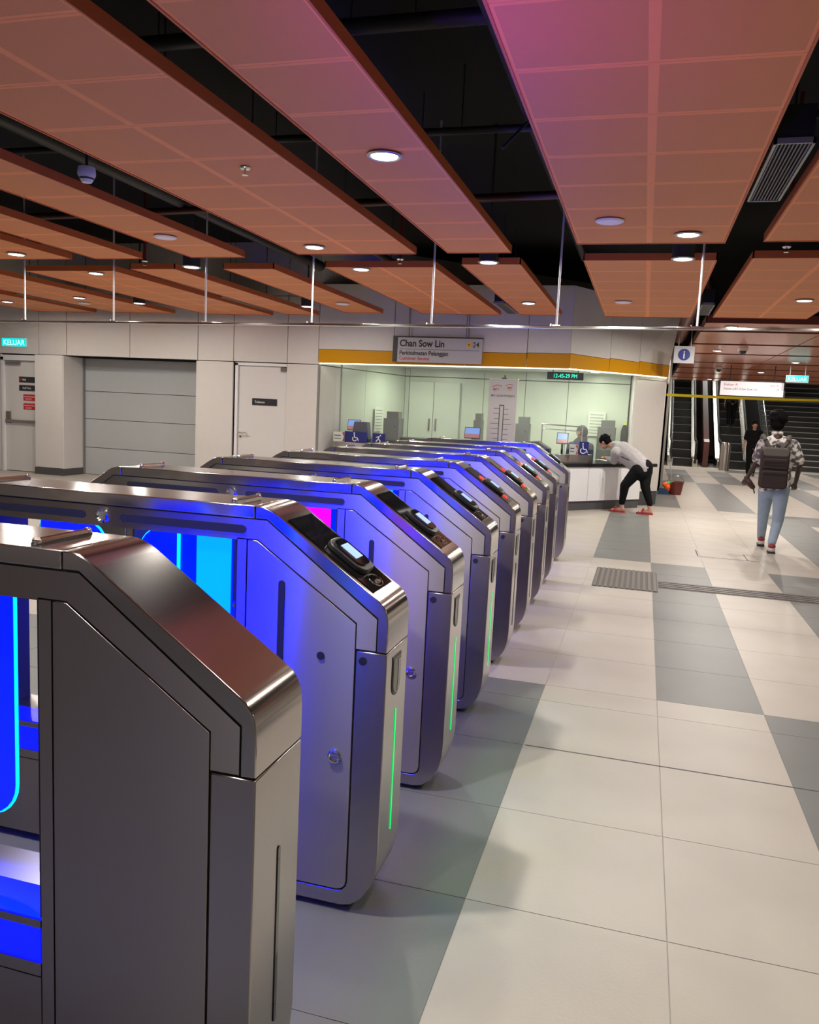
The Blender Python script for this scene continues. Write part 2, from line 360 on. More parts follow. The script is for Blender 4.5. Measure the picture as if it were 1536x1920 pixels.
# counter
ct = empty('counter', (0,0,0), 'white service counter with black top and dark plinth under the booth fascia', 'counter')
f0, f1, f2 = Vector((-5.35,13.35,0)), Vector((-1.55,13.35,0)), Vector((.02,15.2,0)); fr = Vector((.27,15.5,0))
def strip_poly(pts, off0, off1):
    """plan polygon between two offsets behind a polyline of floor points"""
    def offs(o):
        out = []
        for i, p in enumerate(pts):
            ds = []
            if i > 0: ds.append((pts[i]-pts[i-1]).normalized())
            if i < len(pts)-1: ds.append((pts[i+1]-pts[i]).normalized())
            d = sum(ds, Vector()).normalized(); n = Vector((-d.y,d.x,0)); k = o/max(.3, d.dot(ds[0])); out.append((p.x+n.x*k, p.y+n.y*k))
        return out
    return offs(off0)+offs(off1)[::-1]
MB().prism(strip_poly([f0,f1,fr], -.03, .62), .745, .805, 'z').build('counter_top', mat('granite_black', (.012,.012,.013), .18), ct, bevel=.004)
for p, q in ((f0, Vector((-3.4,13.35,0))), (Vector((-3.4,13.35,0)), f1), (f1, f1+(f2-f1)*.45), (f1+(f2-f1)*.45, f2)):
    run_panel(p, q, .16, .742, WPL, 'front_panel', ct)
MB().prism(strip_poly([f0,f1,f2], .03, .4), 0, .16, 'z').build('plinth', PLINTH, ct)
run_panel(f2, f2+Vector((-.3,.4,0)), .16, .742, WPL, 'side_panel', ct)
led = empty('counter_ledge', (0,0,0), 'brushed steel raised ledge on the black counter top', 'ledge')
MB().prism(strip_poly([Vector((-5.2,13.37,0)),Vector((-1.56,13.37,0)),Vector((-.78,14.29,0))], .04, .2), .806, .95, 'z').build('ledge_box', STEEL_DARK, led, bevel=.004)
# booth glass
GL = mat('booth_glass', (.93,.97,.95), .02, alpha=.06, spec=.5); 
gw = empty('window_1', (0,0,0), 'clear glass front of the service booth', kind='structure')
gp = [Vector((-5.3,13.62,0)), Vector((-4.05,13.62,0)), Vector((-2.95,13.62,0)), Vector((-1.7,13.62,0)), Vector((-1.02,14.5,0)), Vector((-.22,15.42,0))]
for p, q in zip(gp, gp[1:]):
    run_panel(p, q, 1.02, 2.425, GL, 'glass_pane', gw, th=.01)
MB().path([(p.x,p.y,2.425) for p in gp], .012, 6).build('top_channel', CHROME, gw)
for x_, y_ in ((-4.2,15.2),(-2.3,15.0),(-.95,15.6),(-1.9,14.4)):
    L = empty('booth_downlight', (x_,y_,2.43), {(-4.2):'flat white downlight in booth ceiling, left end', (-2.3):'flat white downlight in booth ceiling, middle', (-.95):'flat white downlight in booth ceiling, right end', (-1.9):'flat white downlight in booth ceiling behind the hanging clock'}[x_], 'ceiling light')
    MB().lathe((0,0,0),[(.09,0),(.085,-.012)]).build('trim_ring', WPL, L); MB().lathe((0,0,-.012),[(.075,0),(.075,-.003)]).build('lens', LENS, L)
    lamp(L, (0,0,-.02), 19, (.93,1,.80), .14)
# hanging clock
ck = empty('digital_clock', (at(1060,705,1,13.45).x, 13.45, at(1060,705,1,13.45).z), 'black digital clock with green numerals behind the booth glass top', 'clock')
MB().box(-.29, .29, 0, .05, -.06, .06).build('case', BLACKPL, ck, bevel=.006)
text('12-45-29 PM', .088, mat('green_digits', (0,.6,.3), .4, emit=(.05,1,.6), es=1.3), ck, (0,-.002,-.03), align='CENTER', sx=.85)
MB().tube((-.2,.025,.06),(-.2,.025,.14),.006).build('hanger', BLACKPL, ck); MB().tube((.2,.025,.06),(.2,.025,.14),.006).build('hanger', BLACKPL, ck)
# station sign
sg = empty('station_sign', (-3.33, 13.02, 0), 'grey station sign reading Chan Sow Lin, hung before the yellow band', 'sign')
zb, zt = 2.345, 2.745
MB().box(-.76, .74, 0, .05, zb, zt).build('sign_board', mat('sign_grey', (.45,.44,.45), .5), sg, bevel=.003)
MB().box(-.76, -.68, -.004, 0, zb, zt).box(-.76, .745, -.005, .05, zt, zt+.02).build('dark_edge', SIGNDK, sg)
MB().box(-.64, .69, -.003, 0, 2.553, 2.558).build('divider', TXB, sg)
text('Chan Sow Lin', .15, TXB, sg, (-.645,-.002,2.6), bold=.004, sx=.90); text('24', .115, TXB, sg, (.58,-.002,2.61), sx=.95, bold=.001)
text('Perkhidmatan Pelanggan', .098, TXB, sg, (-.645,-.002,2.462), sx=.87, bold=.002); text('Customer Service', .08, TXR, sg, (-.645,-.002,2.382), sx=.88, bold=.001)
MB().lathe((.52,-.001,2.65),[(.042,0),(.042,-.003)],axis='y').build('line_disc', mat('disc_yellow', (.75,.42,.03), .5), sg)
MB().lathe((.52,-.004,2.65),[(.016,0),(.016,-.002)],axis='y').build('line_dot', mat('disc_brown', (.3,.14,.02), .5), sg)
MB().tube((-.5,.03,zt),(-.5,.03,3.3),.01).build('hanger', STEEL_DARK, sg); MB().tube((.5,.03,zt),(.5,.03,3.3),.01).build('hanger', STEEL_DARK, sg)
# blue i sign
p = at(1283,665,1,15.0); sI = empty('information_sign', (p.x, 15.0, p.z), 'square grey sign with a blue disc and letter i beside the booth fascia', 'sign')
MB().box(-.17, .17, 0, .05, -.145, .145).build('sign_board', mat('sign_pale', (.6,.6,.62), .5), sI, bevel=.003)
MB().lathe((0,0,0),[(.1,0),(.1,-.004)],axis='y').build('blue_disc', mat('blue_disc', (.02,.035,.25), .4), sI, smooth=40)
text('i', .19, TXW, sI, (0,-.006,-.065), align='CENTER', bold=.002); MB().tube((-.1,.025,.145),(-.1,.025,3.0-p.z+.9),.008).build('hanger', STEEL_DARK, sI); MB().tube((.1,.025,.145),(.1,.025,3.0-p.z+.9),.008).build('hanger', STEEL_DARK, sI)
# banner stand
bn = empty('banner_stand', (-2.42, 14.25, 0), 'tall white roll-up banner with a route diagram behind the booth glass', 'banner')
MB().box(-.25, .25, 0, .008, .95, 2.17).build('banner_sheet', mat('banner_white', (.66,.60,.60), .6), bn)
MB().box(-.26, .26, -.01, .015, 2.165, 2.185).build('top_bar', WPL, bn); MB().box(-.03, .05, -.02, .02, 2.18, 2.2).box(.01,.03,-.01,.01,2.2,2.245).build('clip', BLACKPL, bn)
MB().tube((0,.03,.0),(0,.03,2.16),.01).box(-.25,.25,-.06,.08,0,.05).build('pole_and_base', STEEL_DARK, bn)
text('MRT', .055, TXR, bn, (-.18,-.002,1.975), bold=.002); text('MRT', .045, TXR, bn, (.07,-.002,2.01), bold=.002); text('LALUAN', .02, TXR, bn, (.07,-.002,1.975))
MB().path([(-.2+.02*k, -.003, 2.03+.04*math.sin(k*.3)) for k in range(10)], .006, 5).path([(.04+.015*k, -.003, 2.06+.03*math.sin(k*.3)) for k in range(10)], .005, 5).build('red_swoosh', TXR, bn)
text('MRT LALUAN PUTRAJAYA', .048, TXB, bn, (0,-.002,1.87), align='CENTER', sx=.75, bold=.001)
rd = MB().box(-.05,-.035,-.003,0,.96,1.72).box(.02,.035,-.003,0,.96,1.72).box(-.05,.035,-.003,0,1.71,1.73)
for k in range(9):
    z = 1.66-k*.088; l1, l2 = random.uniform(.08,.15), random.uniform(.07,.16); rd.box(-.05-l1,-.05,-.003,0,z,z+.008).box(.035,.035+l2,-.003,0,z-.008,z)
rd.build('route_diagram', TXB, bn)
# booth furniture
BLUESIGN = mat('sign_blue', (.015,.02,.16), .4); SCREEN = mat('screen_blue', (.1,.2,.5), .2, emit=(.16,.30,.68), es=.8)
def px(pxx, pyy, y): q = at(pxx, pyy, 1, y); return q
def monitor(u, v, y, wd, lab, tilt=-.25):
    q = px(u, v, y); zb_ = .952 if y < 13.6 or v > 825 else .806; m = empty('monitor', (q.x, y, zb_), lab, 'monitor'); h_ = q.z-zb_
    sc = empty('x', parent=m); bpy.data.objects.remove(sc)
    s_ = MB().box(-wd/2, wd/2, -.015, .015, -.1, .1).build('screen_case', BLACKPL, m, bevel=.005); s_.location = (0,0,max(.15,h_)); s_.rotation_euler = (tilt,0,0)
    MB().box(-wd/2+.012, wd/2-.012, -.018, -.015, -.02, .088).build('screen', SCREEN, s_)
    MB().box(-wd/2+.012, wd/2-.012, -.0185, -.015, -.085, -.02).build('screen_lower', mat('screen_red', (.3,.08,.08), .2, emit=(.32,.16,.16), es=.6), s_)
    MB().tube((0,.03,0),(0,.02,max(.12,h_)),.02).lathe((0,.03,0),[(.09,0),(.085,.012)]).build('stand', BLACKPL, m)
monitor(664, 797, 13.95, .24, 'black monitor at the left end of the service counter')
monitor(886, 812, 13.95, .28, 'black monitor with blue and red screen left of the banner')
monitor(1055, 822, 14.55, .20, 'black monitor on the counter beside the seated clerk')
def access_sign(u0, u1, v0, v1, y, lab, icon='wheel'):
    a, b = px(u0, v0, y), px(u1, v1, y); cx, w_ = (a.x+b.x)/2, abs(b.x-a.x); h_ = a.z-b.z
    s_ = empty('desk_sign', (cx, y, .951), lab, 'sign'); h_ = max(.14, a.z-.951)
    MB().box(-w_/2, w_/2, -.006, .006, 0, h_).build('sign_plate', BLUESIGN, s_)
    r = h_*.2; mb = MB(); n = 10; cxx = -w_*.05
    if icon == 'wheel':
        mb.path([(cxx+r*math.cos(t_), -.008, h_*.33+r*math.sin(t_)) for t_ in [2.2+.42*k for k in range(n)]], .008, 6)
        mb.ell((cxx-.01,-.008,h_*.85),(.013,.004,.013),n=6).path([(cxx-.01,-.008,h_*.75),(cxx,-.008,h_*.45),(cxx+.05,-.008,h_*.43),(cxx+.07,-.008,h_*.18)], .008, 6)
    else:
        mb.ell((.03,-.008,h_*.8),(.013,.004,.013),n=6).path([(.01,-.008,h_*.7),(-.01,-.008,h_*.45),(-.05,-.008,h_*.2)], .009, 6).path([(-.01,-.008,h_*.45),(.03,-.008,h_*.3),(.02,-.008,h_*.12)], .008, 6).path([(.01,-.008,h_*.7),(-.05,-.008,h_*.6)],.007,6)
    mb.build('pictogram', TXW, s_)
access_sign(647, 688, 808, 830, 13.48, 'blue wheelchair sign standing at the left end of the counter')
access_sign(699, 722, 812, 832, 13.5, 'small blue sign with a white walking figure on the counter', 'run')
access_sign(1087, 1103, 828, 851, 13.92, 'blue wheelchair sign on the counter beside the bending customer')
tm = empty('ticket_machine', (at(1012,830,1,14.6).x, 14.6, .806), 'black ticket desk machine on the counter left of the clerk', 'machine')
MB().prism([(-.2,0),(.2,0),(.2,.2),(-.02,.32),(-.2,.3)], -.16, .16).build('case', BLACKPL, tm, bevel=.01); MB().box(.02,.16,-.175,-.16,.05,.2).build('navy_panel', BLUESIGN, tm)
bs = empty('blue_box', (at(674,815,1,13.7).x, 13.68, .952), 'dark blue box behind the left wheelchair sign', 'box'); MB().prism([(-.16,0),(.18,0),(.14,.36),(-.10,.36)], 0, .18).build('case', mat('navy_box', (.012,.016,.06), .4), bs, bevel=.01)
gr_ = empty('grab_rail', (at(1050,807,1,14.9).x, 14.9, .806), 'thin steel frame standing over the counter beside the clerk', 'rail'); MB().path([(-.32,0,0),(-.32,0,.62),(.4,0,.60),(.4,0,.02)], .012, 6).tube((-.32,0,.54),(.4,0,.52),.008).build('frame', STEEL_DARK, gr_)
def leaflet(u, v, y, lab, w_=.14):
    q = px(u, v, y); L = empty('leaflet_box', (q.x, y, .951), lab, 'leaflet holder')
    MB().box(-w_/2, w_/2, -.02, .03, 0, .17).build('box', mat('paper', (.62,.66,.6), .6), L)
    MB().prism([(w_/2,.165),(w_/2,.01),(w_/2-.03,.01),(w_/2-.005,.09),(w_/2-.04,.165)], -.024, -.02).build('red_band', TXR, L)
    MB().box(-w_/2+.015, w_/2-.06, -.0225, -.02, .05, .06).box(-w_/2+.015, w_/2-.06, -.0225, -.02, .1, .115).build('print', TXB, L)
leaflet(636, 820, 13.47, 'white and red leaflet box beside the left wheelchair sign', .2)
leaflet(1076, 840, 13.88, 'white and red leaflet box beside the right wheelchair sign')
GREYB = mat('grey_box', (.115,.12,.11), .5)
def stepped(u0, u1, vtop, y, lab, narrow=.35, zb_=.0):
    a, b = px(u0, vtop, y), px(u1, vtop, y); w_ = b.x-a.x; s_ = empty('equipment_cabinet', ((a.x+b.x)/2, y, zb_), lab, 'cabinet')
    H = a.z-zb_
    MB().box(-w_/2, w_/2, 0, .3, 0, H-.13*1).build('lower_case', GREYB, s_, bevel=.004)
    MB().box(-w_/2+w_*narrow*.5, w_/2-w_*narrow*.2, .02, .28, H-.13, H).build('upper_case', GREYB, s_, bevel=.004)
    MB().ell((w_*.25,-.003,H-.28),(.012,.004,.018),n=6).build('knob', BLACKPL, s_)
stepped(720, 749, 771, 15.0, 'tall grey stepped cabinet behind the glass at the left of the booth')
stepped(889, 903, 775, 15.6, 'narrow grey cabinet just left of the route banner')
stepped(968, 993, 781, 15.6, 'grey cabinet with narrower top right of the route banner')
stepped(1122, 1156, 787, 15.9, 'grey cabinet standing behind the bending customer')
# back cupboard doors with handles, notices
cb = empty('cupboard', (0, 16.44, 0), 'pale built-in cupboard with two tall doors behind the booth glass', 'cupboard')
xa, xm, xb_ = px(767,760,16.44).x, px(813,760,16.44).x, px(862,760,16.44).x
for a, b, hx in ((xa,xm,xm-.07),(xm,xb_,xm+.07)):
    d_ = MB().box(a+.005, b-.005, -.02, .03, .05, 2.15).build('door', IVORY, cb, bevel=.003)
    MB().box(hx-.015, hx+.015, -.05, -.02, 1.15, 1.4).build('handle', STEEL_DARK, d_, bevel=.004)
PAPER = mat('paper_sheet', (.70,.74,.64), .6); LINES = mat('print_grey', (.3,.33,.28), .6)
for u, v, y, lab in ((686, 785, 15.3, 'ruled notice sheet on the left inner wall of the booth'), (1118, 795, 16.4, 'ruled notice sheet on the booth back wall near the customer')):
    q = px(u, v, y); n_ = empty('notice', (q.x, (y if y < 16 else 16.46), q.z), lab, 'notice')
    if y < 16: n_.rotation_euler = (0,0,math.radians(80)); n_.location = (-5.03, 15.3, q.z)
    MB().box(-.17, .17, 0, .003, -.24, .24).build('sheet', PAPER, n_); mb = MB()
    for k in range(7): mb.box(-.13, .13, -.002, 0, -.19+k*.06, -.175+k*.06)
    mb.build('print', LINES, n_)
dk = empty('back_desk', (-3.6, 15.1, 0), 'dark low desk behind the left part of the counter', 'desk')
MB().box(-1.2, .9, 0, .6, .98, 1.02).build('desk_top', BLACKPL, dk); MB().box(-1.15, .85, .03, .57, 0, .98).build('desk_body', PLINTH, dk)
bg = empty('hanging_bag', (px(1170,815,16.2).x, 16.38, px(1170,812,16.2).z-.15), 'black bag with yellow tab hanging on the booth wall behind the customer', 'bag')
MB().ell((0,0,.1),(.07,.05,.22)).build('bag_body', BLACKPL, bg, smooth=60); MB().box(-.03,.03,-.05,.04,.3,.35).build('tab', mat('tab_yellow', (.6,.75,.05), .5), bg)
for (u, v, y, n_) in ((1128,862,14.45,0),(1145,865,14.42,1)):
    q = at(u, v, 2, .806); s_ = empty('paper_sheet', (q.x+.02, q.y+.1*n_, .806), ['white form lying on the black counter under the customer\'s hands','loose white sheet on the black counter nearer its edge'][n_], 'paper', rz=.8+n_*.4)
    MB().box(-.1,.1,-.14,.14,0,.002).build('sheet', WPL, s_)
# ================================================================ CEILING RAFTS
cols = {  # name: x0, x1, tiles across, A row end, B row start, B row end
 'P7': (2.3, 2.9, 1, 7.2, 7.85, 12.2), 'P6': (.795, 2.0, 2, 7.22, 7.90, 12.30), 'P5': (-.677, .512, 2, 7.27, 7.99, 12.38), 'P4': (-1.90, -1.295, 1, 7.63, 8.19, 12.31),
 'P3': (-3.43, -2.21, 2, 7.66, 8.35, 12.40), 'P2': (-4.71, -4.08, 1, 7.80, 8.46, 12.40), 'P1': (-5.93, -5.33, 1, 7.86, 8.47, 12.80),
 'P0': (-7.53, -6.235, 2, 7.87, 8.60, 12.95), 'Q1': (-9.38, -8.12, 2, 7.95, 8.70, 12.93), 'Q2': (-11.1, -9.80, 2, 8.0, 8.8, 13.0)}
desc = {'P7':'at the far right edge','P6':'right of the widest purple-lit one','P5':'the wide one tinted purple at its left edge','P4':'the narrow one holding the brightest downlight',
 'P3':'the wide one with a sprinkler under it','P2':'the narrow one with a flat speaker','P1':'the narrow plain one at left',
 'P0':'wide, left, downlight at its end','Q1':'the wide one near the left wall','Q2':'the outermost one at the left wall'}
RZ = .065; tmesh = {}
def raft(name, x0, x1, y0, y1, n, lab, back=None):
    r = empty('ceiling_raft', ((x0+x1)/2, y1, ZC), lab, 'ceiling panel'); w_ = x1-x0; L = y1-y0; tw = w_/n; hx = w_/2
    MB().box(-hx, -hx+.012, -L, 0, 0, RZ).box(hx-.012, hx, -L, 0, 0, RZ).box(-hx, hx, -.012, 0, 0, RZ).box(-hx, hx, -L, -L+.012, 0, RZ).build('edge_trim', OR_EDGE, r)
    MB().box(-hx+.013, hx-.013, -L+.013, -.013, .03, .05).build('backing', VOID, r)
    rows = round(L/.6); th = (L-.006)/rows
    key = (round(tw,2), round(th,3))
    if key not in tmesh:
        a, b = tw/2-.003, th/2-.0012
        mb = MB().box(-a, a, -b, b, 0, .02); tmesh[key] = mb.mesh('ceiling_tile', OR_TILE)
    for i in range(n):
        for j in range(rows): inst(tmesh[key], 'ceiling_tile', r, (-hx+tw*(i+.5)*(1-.012/w_)+.006, -.003-th*(j+.5), .006))
    return r
for k, (x0, x1, n, ea, sb, eb) in cols.items():
    raft(k, x0, x1, ea-.6*(17 if k in ('P5','P6','P4','P3') else 11), ea, n, 'orange perforated ceiling raft over the gates, '+desc[k], None)
    if k != 'P7': raft(k, x0, x1, sb, eb, n, 'short orange ceiling raft behind the hanging rail, '+{'P5':'wide, above the booth corner','P6':'wide, right of the booth','P4':'narrow, above the booth glass','P3':'wide, above the station sign','P2':'narrow, above the yellow band start','P1':'narrow, above the white door','P0':'wide, above the grey shutter','Q1':'the wide one above the pillar','Q2':'the one above the far left door'}[k])
# far strips running across
yb = [12.72, 14.0, 16.3, 18.6, 21.3, 23.5, 26.2, 28.8, 30.8]
ords = ['nearest','second','third','fourth','fifth','sixth','seventh','farthest']
for i in range(8):
    y0, y1 = yb[i]+.2, yb[i+1]
    r = empty('ceiling_strip', (.75, y0, ZC), 'glossy orange ceiling strip crossing before the escalators, '+ords[i]+' from the rail', 'ceiling panel')
    MB().box(0, 10.8, 0, .012, 0, .12).box(0, 10.8, y1-y0-.012, y1-y0, 0, .12).box(0,.012,0,y1-y0,0,.12).build('edge_trim', OR_DARK, r)
    m_ = MB().box(.01, 1.79, .015, y1-y0-.015, .004, .03).mesh('strip_panel', OR_STRIP)
    for k in range(6): inst(m_, 'strip_panel', r, (.0+1.8*k, 0, 0))
# ---------------------------------------------------------------- downlights
def downlight(x, y, lab, lit=True, z=ZC, can=0, e=1.0):
    o = empty('downlight' if lit else 'ceiling_speaker', (x, y, z), lab, 'ceiling light' if lit else 'speaker')
    if lit:
        MB().lathe((0,0,0),[(.098,0.0),(.105,-.004),(.09,-.012),(.078,-.004)]).build('trim_ring', mat('lamp_ring', (.45,.45,.47), .3, .6), o, smooth=40)
        MB().lathe((0,0,-.004),[(.078,0),(.078,-.004),(.05,-.008)]).build('lens', LENS, o)
        if can: MB().lathe((0,0,0),[(.095,.001),(.095,.14)]).tube((0,0,.14),(0,0,4.3-z),.012).build('lamp_can', DUCT, o)
        lamp(o, (0,0,-.02), LAMP_W*e, (1,.945,.86), .11)
    else:
        MB().lathe((0,0,0),[(.105,0),(.105,-.006),(.098,-.010)]).build('rim', WPL, o, smooth=40); MB().lathe((0,0,-.0105),[(.09,0),(.088,-.003)]).build('grille', SPKR, o)
for x, y, lab, *ee in ((-1.58,4.7,'brightest downlight, in the narrow raft above the gates'),(-3.1,7.28,'downlight at the far end of the wide raft with the sprinkler'),(.21,6.9,'downlight in the wide purple-tinted raft near its end'),
    (-6.7,7.54,'downlight at the far end of the wide left raft'),(-6.6,8.75,'downlight at the near edge of the raft above the grey shutter'),(-3.05,8.45,'downlight at the near edge of the raft above the station sign'),
    (-1.6,10.99,'downlight in the narrow raft above the booth glass'),(1.66,10.48,'downlight in the raft right of the booth'),(-10.5,11.6,'downlight above the far left door'),
    # beyond the frame but lighting the hall as the seen ones do
    (-1.58,1.85,'downlight in the narrow raft overhead, nearer than the brightest',2.2),(-1.6,.3,'added unseen downlight in the narrow raft above the camera position',1.0),(.21,1.2,'downlight overhead in the wide purple-tinted raft',.5),(1.45,2.6,'downlight overhead in the raft to the right'),(1.45,6.0,'downlight in the raft right of the slotted vent'),  # the one above the camera is added, to streak the gate doors
    (-3.1,4.28-1.6,'downlight overhead in the wide raft with the sprinkler'),(-4.4,4.2,'downlight in the narrow raft beyond the smoke detector'),(-6.7,4.4,'downlight in the wide left raft, nearer the camera'),(-8.9,6.6,'downlight near the left wall'),(-8.6,11.0,'downlight above the pillar side')):
    downlight(x, y, lab, z=ZC-.001, e=ee[0] if ee else 1)
for x, y, lab in ((-1.57,7.95,'suspended downlight in the gap before the booth glass raft'),(.21,7.80,'suspended downlight in the gap before the raft above the booth corner'),(-4.95,8.2,'suspended bright downlight in the gap above the white door'),
    (-4.98,11.5,'small downlight deep in the gap left of the booth'),(-7.8,11.4,'small downlight deep in the gap above the shutter')):
    downlight(x, y, lab, can=1, z=ZC-.02)
for x, y, lab in ((1.15,13.4,'downlight at the left in the nearest crossing strip'),(1.75,13.55,'downlight at the right in the nearest crossing strip'),(1.3,17.8,'downlight in the crossing strip above the information sign'),(3.2,20.5,'downlight in the crossing strip above the lit board'),
     (5.2,15.0,'downlight far right in the crossing strips'),(3.0,24.7,'downlight above the escalator foot'),(6.0,22.3,'downlight above the stair approach'),(2.0,29.5,'downlight nearest the left escalator'),(5.5,29.5,'downlight nearest the stairs'),(7.5,9,'downlight in the right part of the hall'),(6.5,3,'downlight at the right rear of the hall')):
    downlight(x, y, lab, e=2.3, z=ZC-.001)
for x, y, lab in ((-.37,6.41,'round flat ceiling speaker in the wide purple-tinted raft'),(-4.37,6.78,'round flat ceiling speaker in the narrow left raft'),(-.38,10.78,'round flat ceiling speaker above the booth corner'),
    (-4.34,11.29,'round flat ceiling speaker left of the booth glass raft'),(-9.0,11.64,'round flat ceiling speaker near the left wall')):
    downlight(x, y, lab, lit=False, z=ZC-.001)
def sprinkler(x, y, z, lab, drop=0):
    o = empty('sprinkler', (x,y,z), lab, 'sprinkler')
    MB().lathe((0,0,0),[(.035,0),(.03,-.008)]).build('escutcheon', CHROME, o); MB().tube((0,0,-.008),(0,0,-.04),.008).lathe((0,0,-.045),[(.02,0),(.02,.003)]).build('head', CHROME, o)
    if drop: MB().tube((0,0,0),(0,0,drop),.016).build('pipe', mat('pipe_red', (.12,.012,.012), .4), o)
sprinkler(-2.55,4.84,ZC,'chrome sprinkler under the wide raft left of the brightest downlight')
for x, y, lab in ((-2.5,8.07,'sprinkler on a red pipe in the gap above the station sign'),(-5.51,8.15,'sprinkler on a red pipe in the gap above the white door'),(1.02,7.57,'sprinkler on a red pipe in the gap right of the booth')): sprinkler(x,y,ZC+.03,lab,1.22)
sd = empty('smoke_detector', (-3.80,4.94,ZC+.02), 'white smoke detector hanging in the dark gap between two left rafts', 'smoke detector')
MB().lathe((0,0,0),[(.055,.05),(.06,.02),(.06,.0),(.035,-.045),(.03,-.05)]).build('housing', WPL, sd, smooth=40)
MB().lathe((0,0,-.02),[(.051,0),(.046,-.01)]).build('slots', BLACKPL, sd); MB().tube((0,0,.05),(0,0,1.22),.01).build('conduit', DUCT, sd)
VG = mat('vent_grey', (.12,.12,.115), .45, .3)
def vent(x0, x1, y0, y1, lab):
    o = empty('slot_vent', ((x0+x1)/2,(y0+y1)/2,ZC+.03), lab, 'air vent'); a, b = (x1-x0)/2, (y1-y0)/2
    MB().box(-a,-a+.015,-b,b,0,.03).box(a-.015,a,-b,b,0,.03).box(-a,a,-b,-b+.015,0,.03).box(-a,a,b-.015,b,0,.03).build('frame', mat('vent_frame', (.32,.32,.30), .4, .4), o)
    MB().box(-a+.01,a-.01,-b+.01,b-.01,.03,.2).build('plenum', SEAM, o)
    n = 9; mm = MB().box(-.004,.004,-b+.014,b-.014,.004,.02).mesh('slat', VG)
    for k in range(n): inst(mm, 'slat', o, (-a+.025+k*(2*a-.05)/(n-1), 0, 0))
    MB().tube((0,-b*.8,.2),(0,-b*.8,1.22),.006).build('hanger', DUCT, o); MB().tube((0,b*.8,.2),(0,b*.8,1.22),.006).build('hanger', DUCT, o)
vent(.54,.745,4.86,6.07,'grey slotted air vent in the dark gap right of the widest raft')
vent(-2.13,-1.97,11.3,12.5,'grey slotted air vent in the gap above the booth clock side')
vent(-6.16,-6.0,11.0,12.5,'grey slotted air vent in the gap above the white door')
vent(-9.72,-9.46,10.9,12.6,'grey slotted air vent in the gap near the left wall')
vent(.58,.74,11.2,12.3,'grey slotted air vent in the gap right of the booth corner')
# pipes in the void
def pipe(pts, r, m, lab, name='pipe', cat='pipe'):
    o = empty(name, pts[0], lab, cat); p0 = Vector(pts[0]); MB().path([Vector(p)-p0 for p in pts], r, 10).build('pipe_run', m, o, smooth=40)
    for a, b in zip(pts, pts[1:]):
        L = (Vector(b)-Vector(a)).length; n = max(1, int(L/1.8))
        for k in range(n):
            q = Vector(a).lerp(Vector(b), (k+.5)/n)-p0; MB().tube(q, (q.x,q.y,4.3-p0.z), .006, n=6).build('hanger_rod', DUCT, o)
pipe([(-1.05,-1,3.9),(-1.05,12.5,3.9)], .05, DUCT, 'dark pipe running above the gap left of the purple-tinted raft')
pipe([(-.9,-1,3.62),(-.9,8.0,3.62)], .018, DUCT2, 'thin conduit above the gap left of the purple-tinted raft', 'conduit', 'conduit')
pipe([(-2.05,-1,3.65),(-2.05,8,3.65)], .022, DUCT2, 'thin grey conduit above the gap beside the narrow raft', 'conduit', 'conduit')
pipe([(-3.56,-1,3.6),(-3.56,12,3.6)], .05, DUCT, 'dark pipe above the smoke detector gap')
pipe([(-3.99,1,3.45),(-3.99,6,3.45)], .02, DUCT2, 'grey conduit above the smoke detector gap', 'conduit', 'conduit')
pipe([(-5.0,2,3.7),(-5.0,12,3.7)], .08, DUCT, 'dark duct pipe above the second gap from the left')
pipe([(-8,5.2,4.0),(3,5.2,4.0)], .05, DUCT, 'dark cross pipe over the gates')
pipe([(-8,6.6,3.8),(3,6.6,3.8)], .03, DUCT, 'thin dark cross pipe near the hanging rail')
pipe([(-9,8.35,3.6),(.2,7.72,3.6)], .04, mat('pipe_maroon', (.05,.008,.008), .4), 'maroon pipe above the gap over the hanging rail')
pipe([(-1.15,6.1,3.5),(-.8,6.6,4.1)], .012, DUCT2, 'short slanted brace in the dark gap left of the purple-tinted raft', 'brace', 'brace')
pipe([(.62,12.6,3.5),(.62,20,3.5)], .14, mat('duct_rose', (.25,.10,.08), .4), 'round reddish duct above the gap beside the booth end', 'duct', 'duct')
pipe([(.67,-1,3.85),(.67,4.2,3.85)], .16, mat('duct_black', (.02,.02,.022), .4), 'thick black duct above the slotted vent', 'duct', 'duct')
# ---------------------------------------------------------------- hanging rail
rl = empty('hanging_rail', (0, 7.62, 2.4), 'long thin chrome rail hung on rods across the hall above the gates', 'rail')
sl = -.087
def ry(x): return sl*x
MB()._add([(x, ry(x)+a, b) for x in (-10.5, 5) for a, b in ((-.02,-.012),(.02,-.012),(.02,.012),(-.02,.012))], [(0,1,2,3),(7,6,5,4),(0,4,5,1),(1,5,6,2),(2,6,7,3),(3,7,4,0)]).build('rail_bar', CHROME, rl, bevel=.003)
rodm = MB().tube((0,0,.012),(0,0,1.9),.010,n=12).mesh('rod', mat('rod_white', (.6,.6,.6), .4, .3), 40)
bk = MB().box(-.035,.035,-.018,.018,.012,.02).tube((-.05,0,.012),(-.05,0,.03),.007).mesh('rod_foot', CHROME)
for x in (.37,-.85,-2.07,-3.375,-4.665,-5.9,-7.21,-8.5,-9.8,1.63,2.9,4.2):
    inst(rodm, 'rod', rl, (x, ry(x), 0)); inst(bk, 'rod_foot', rl, (x, ry(x), 0))
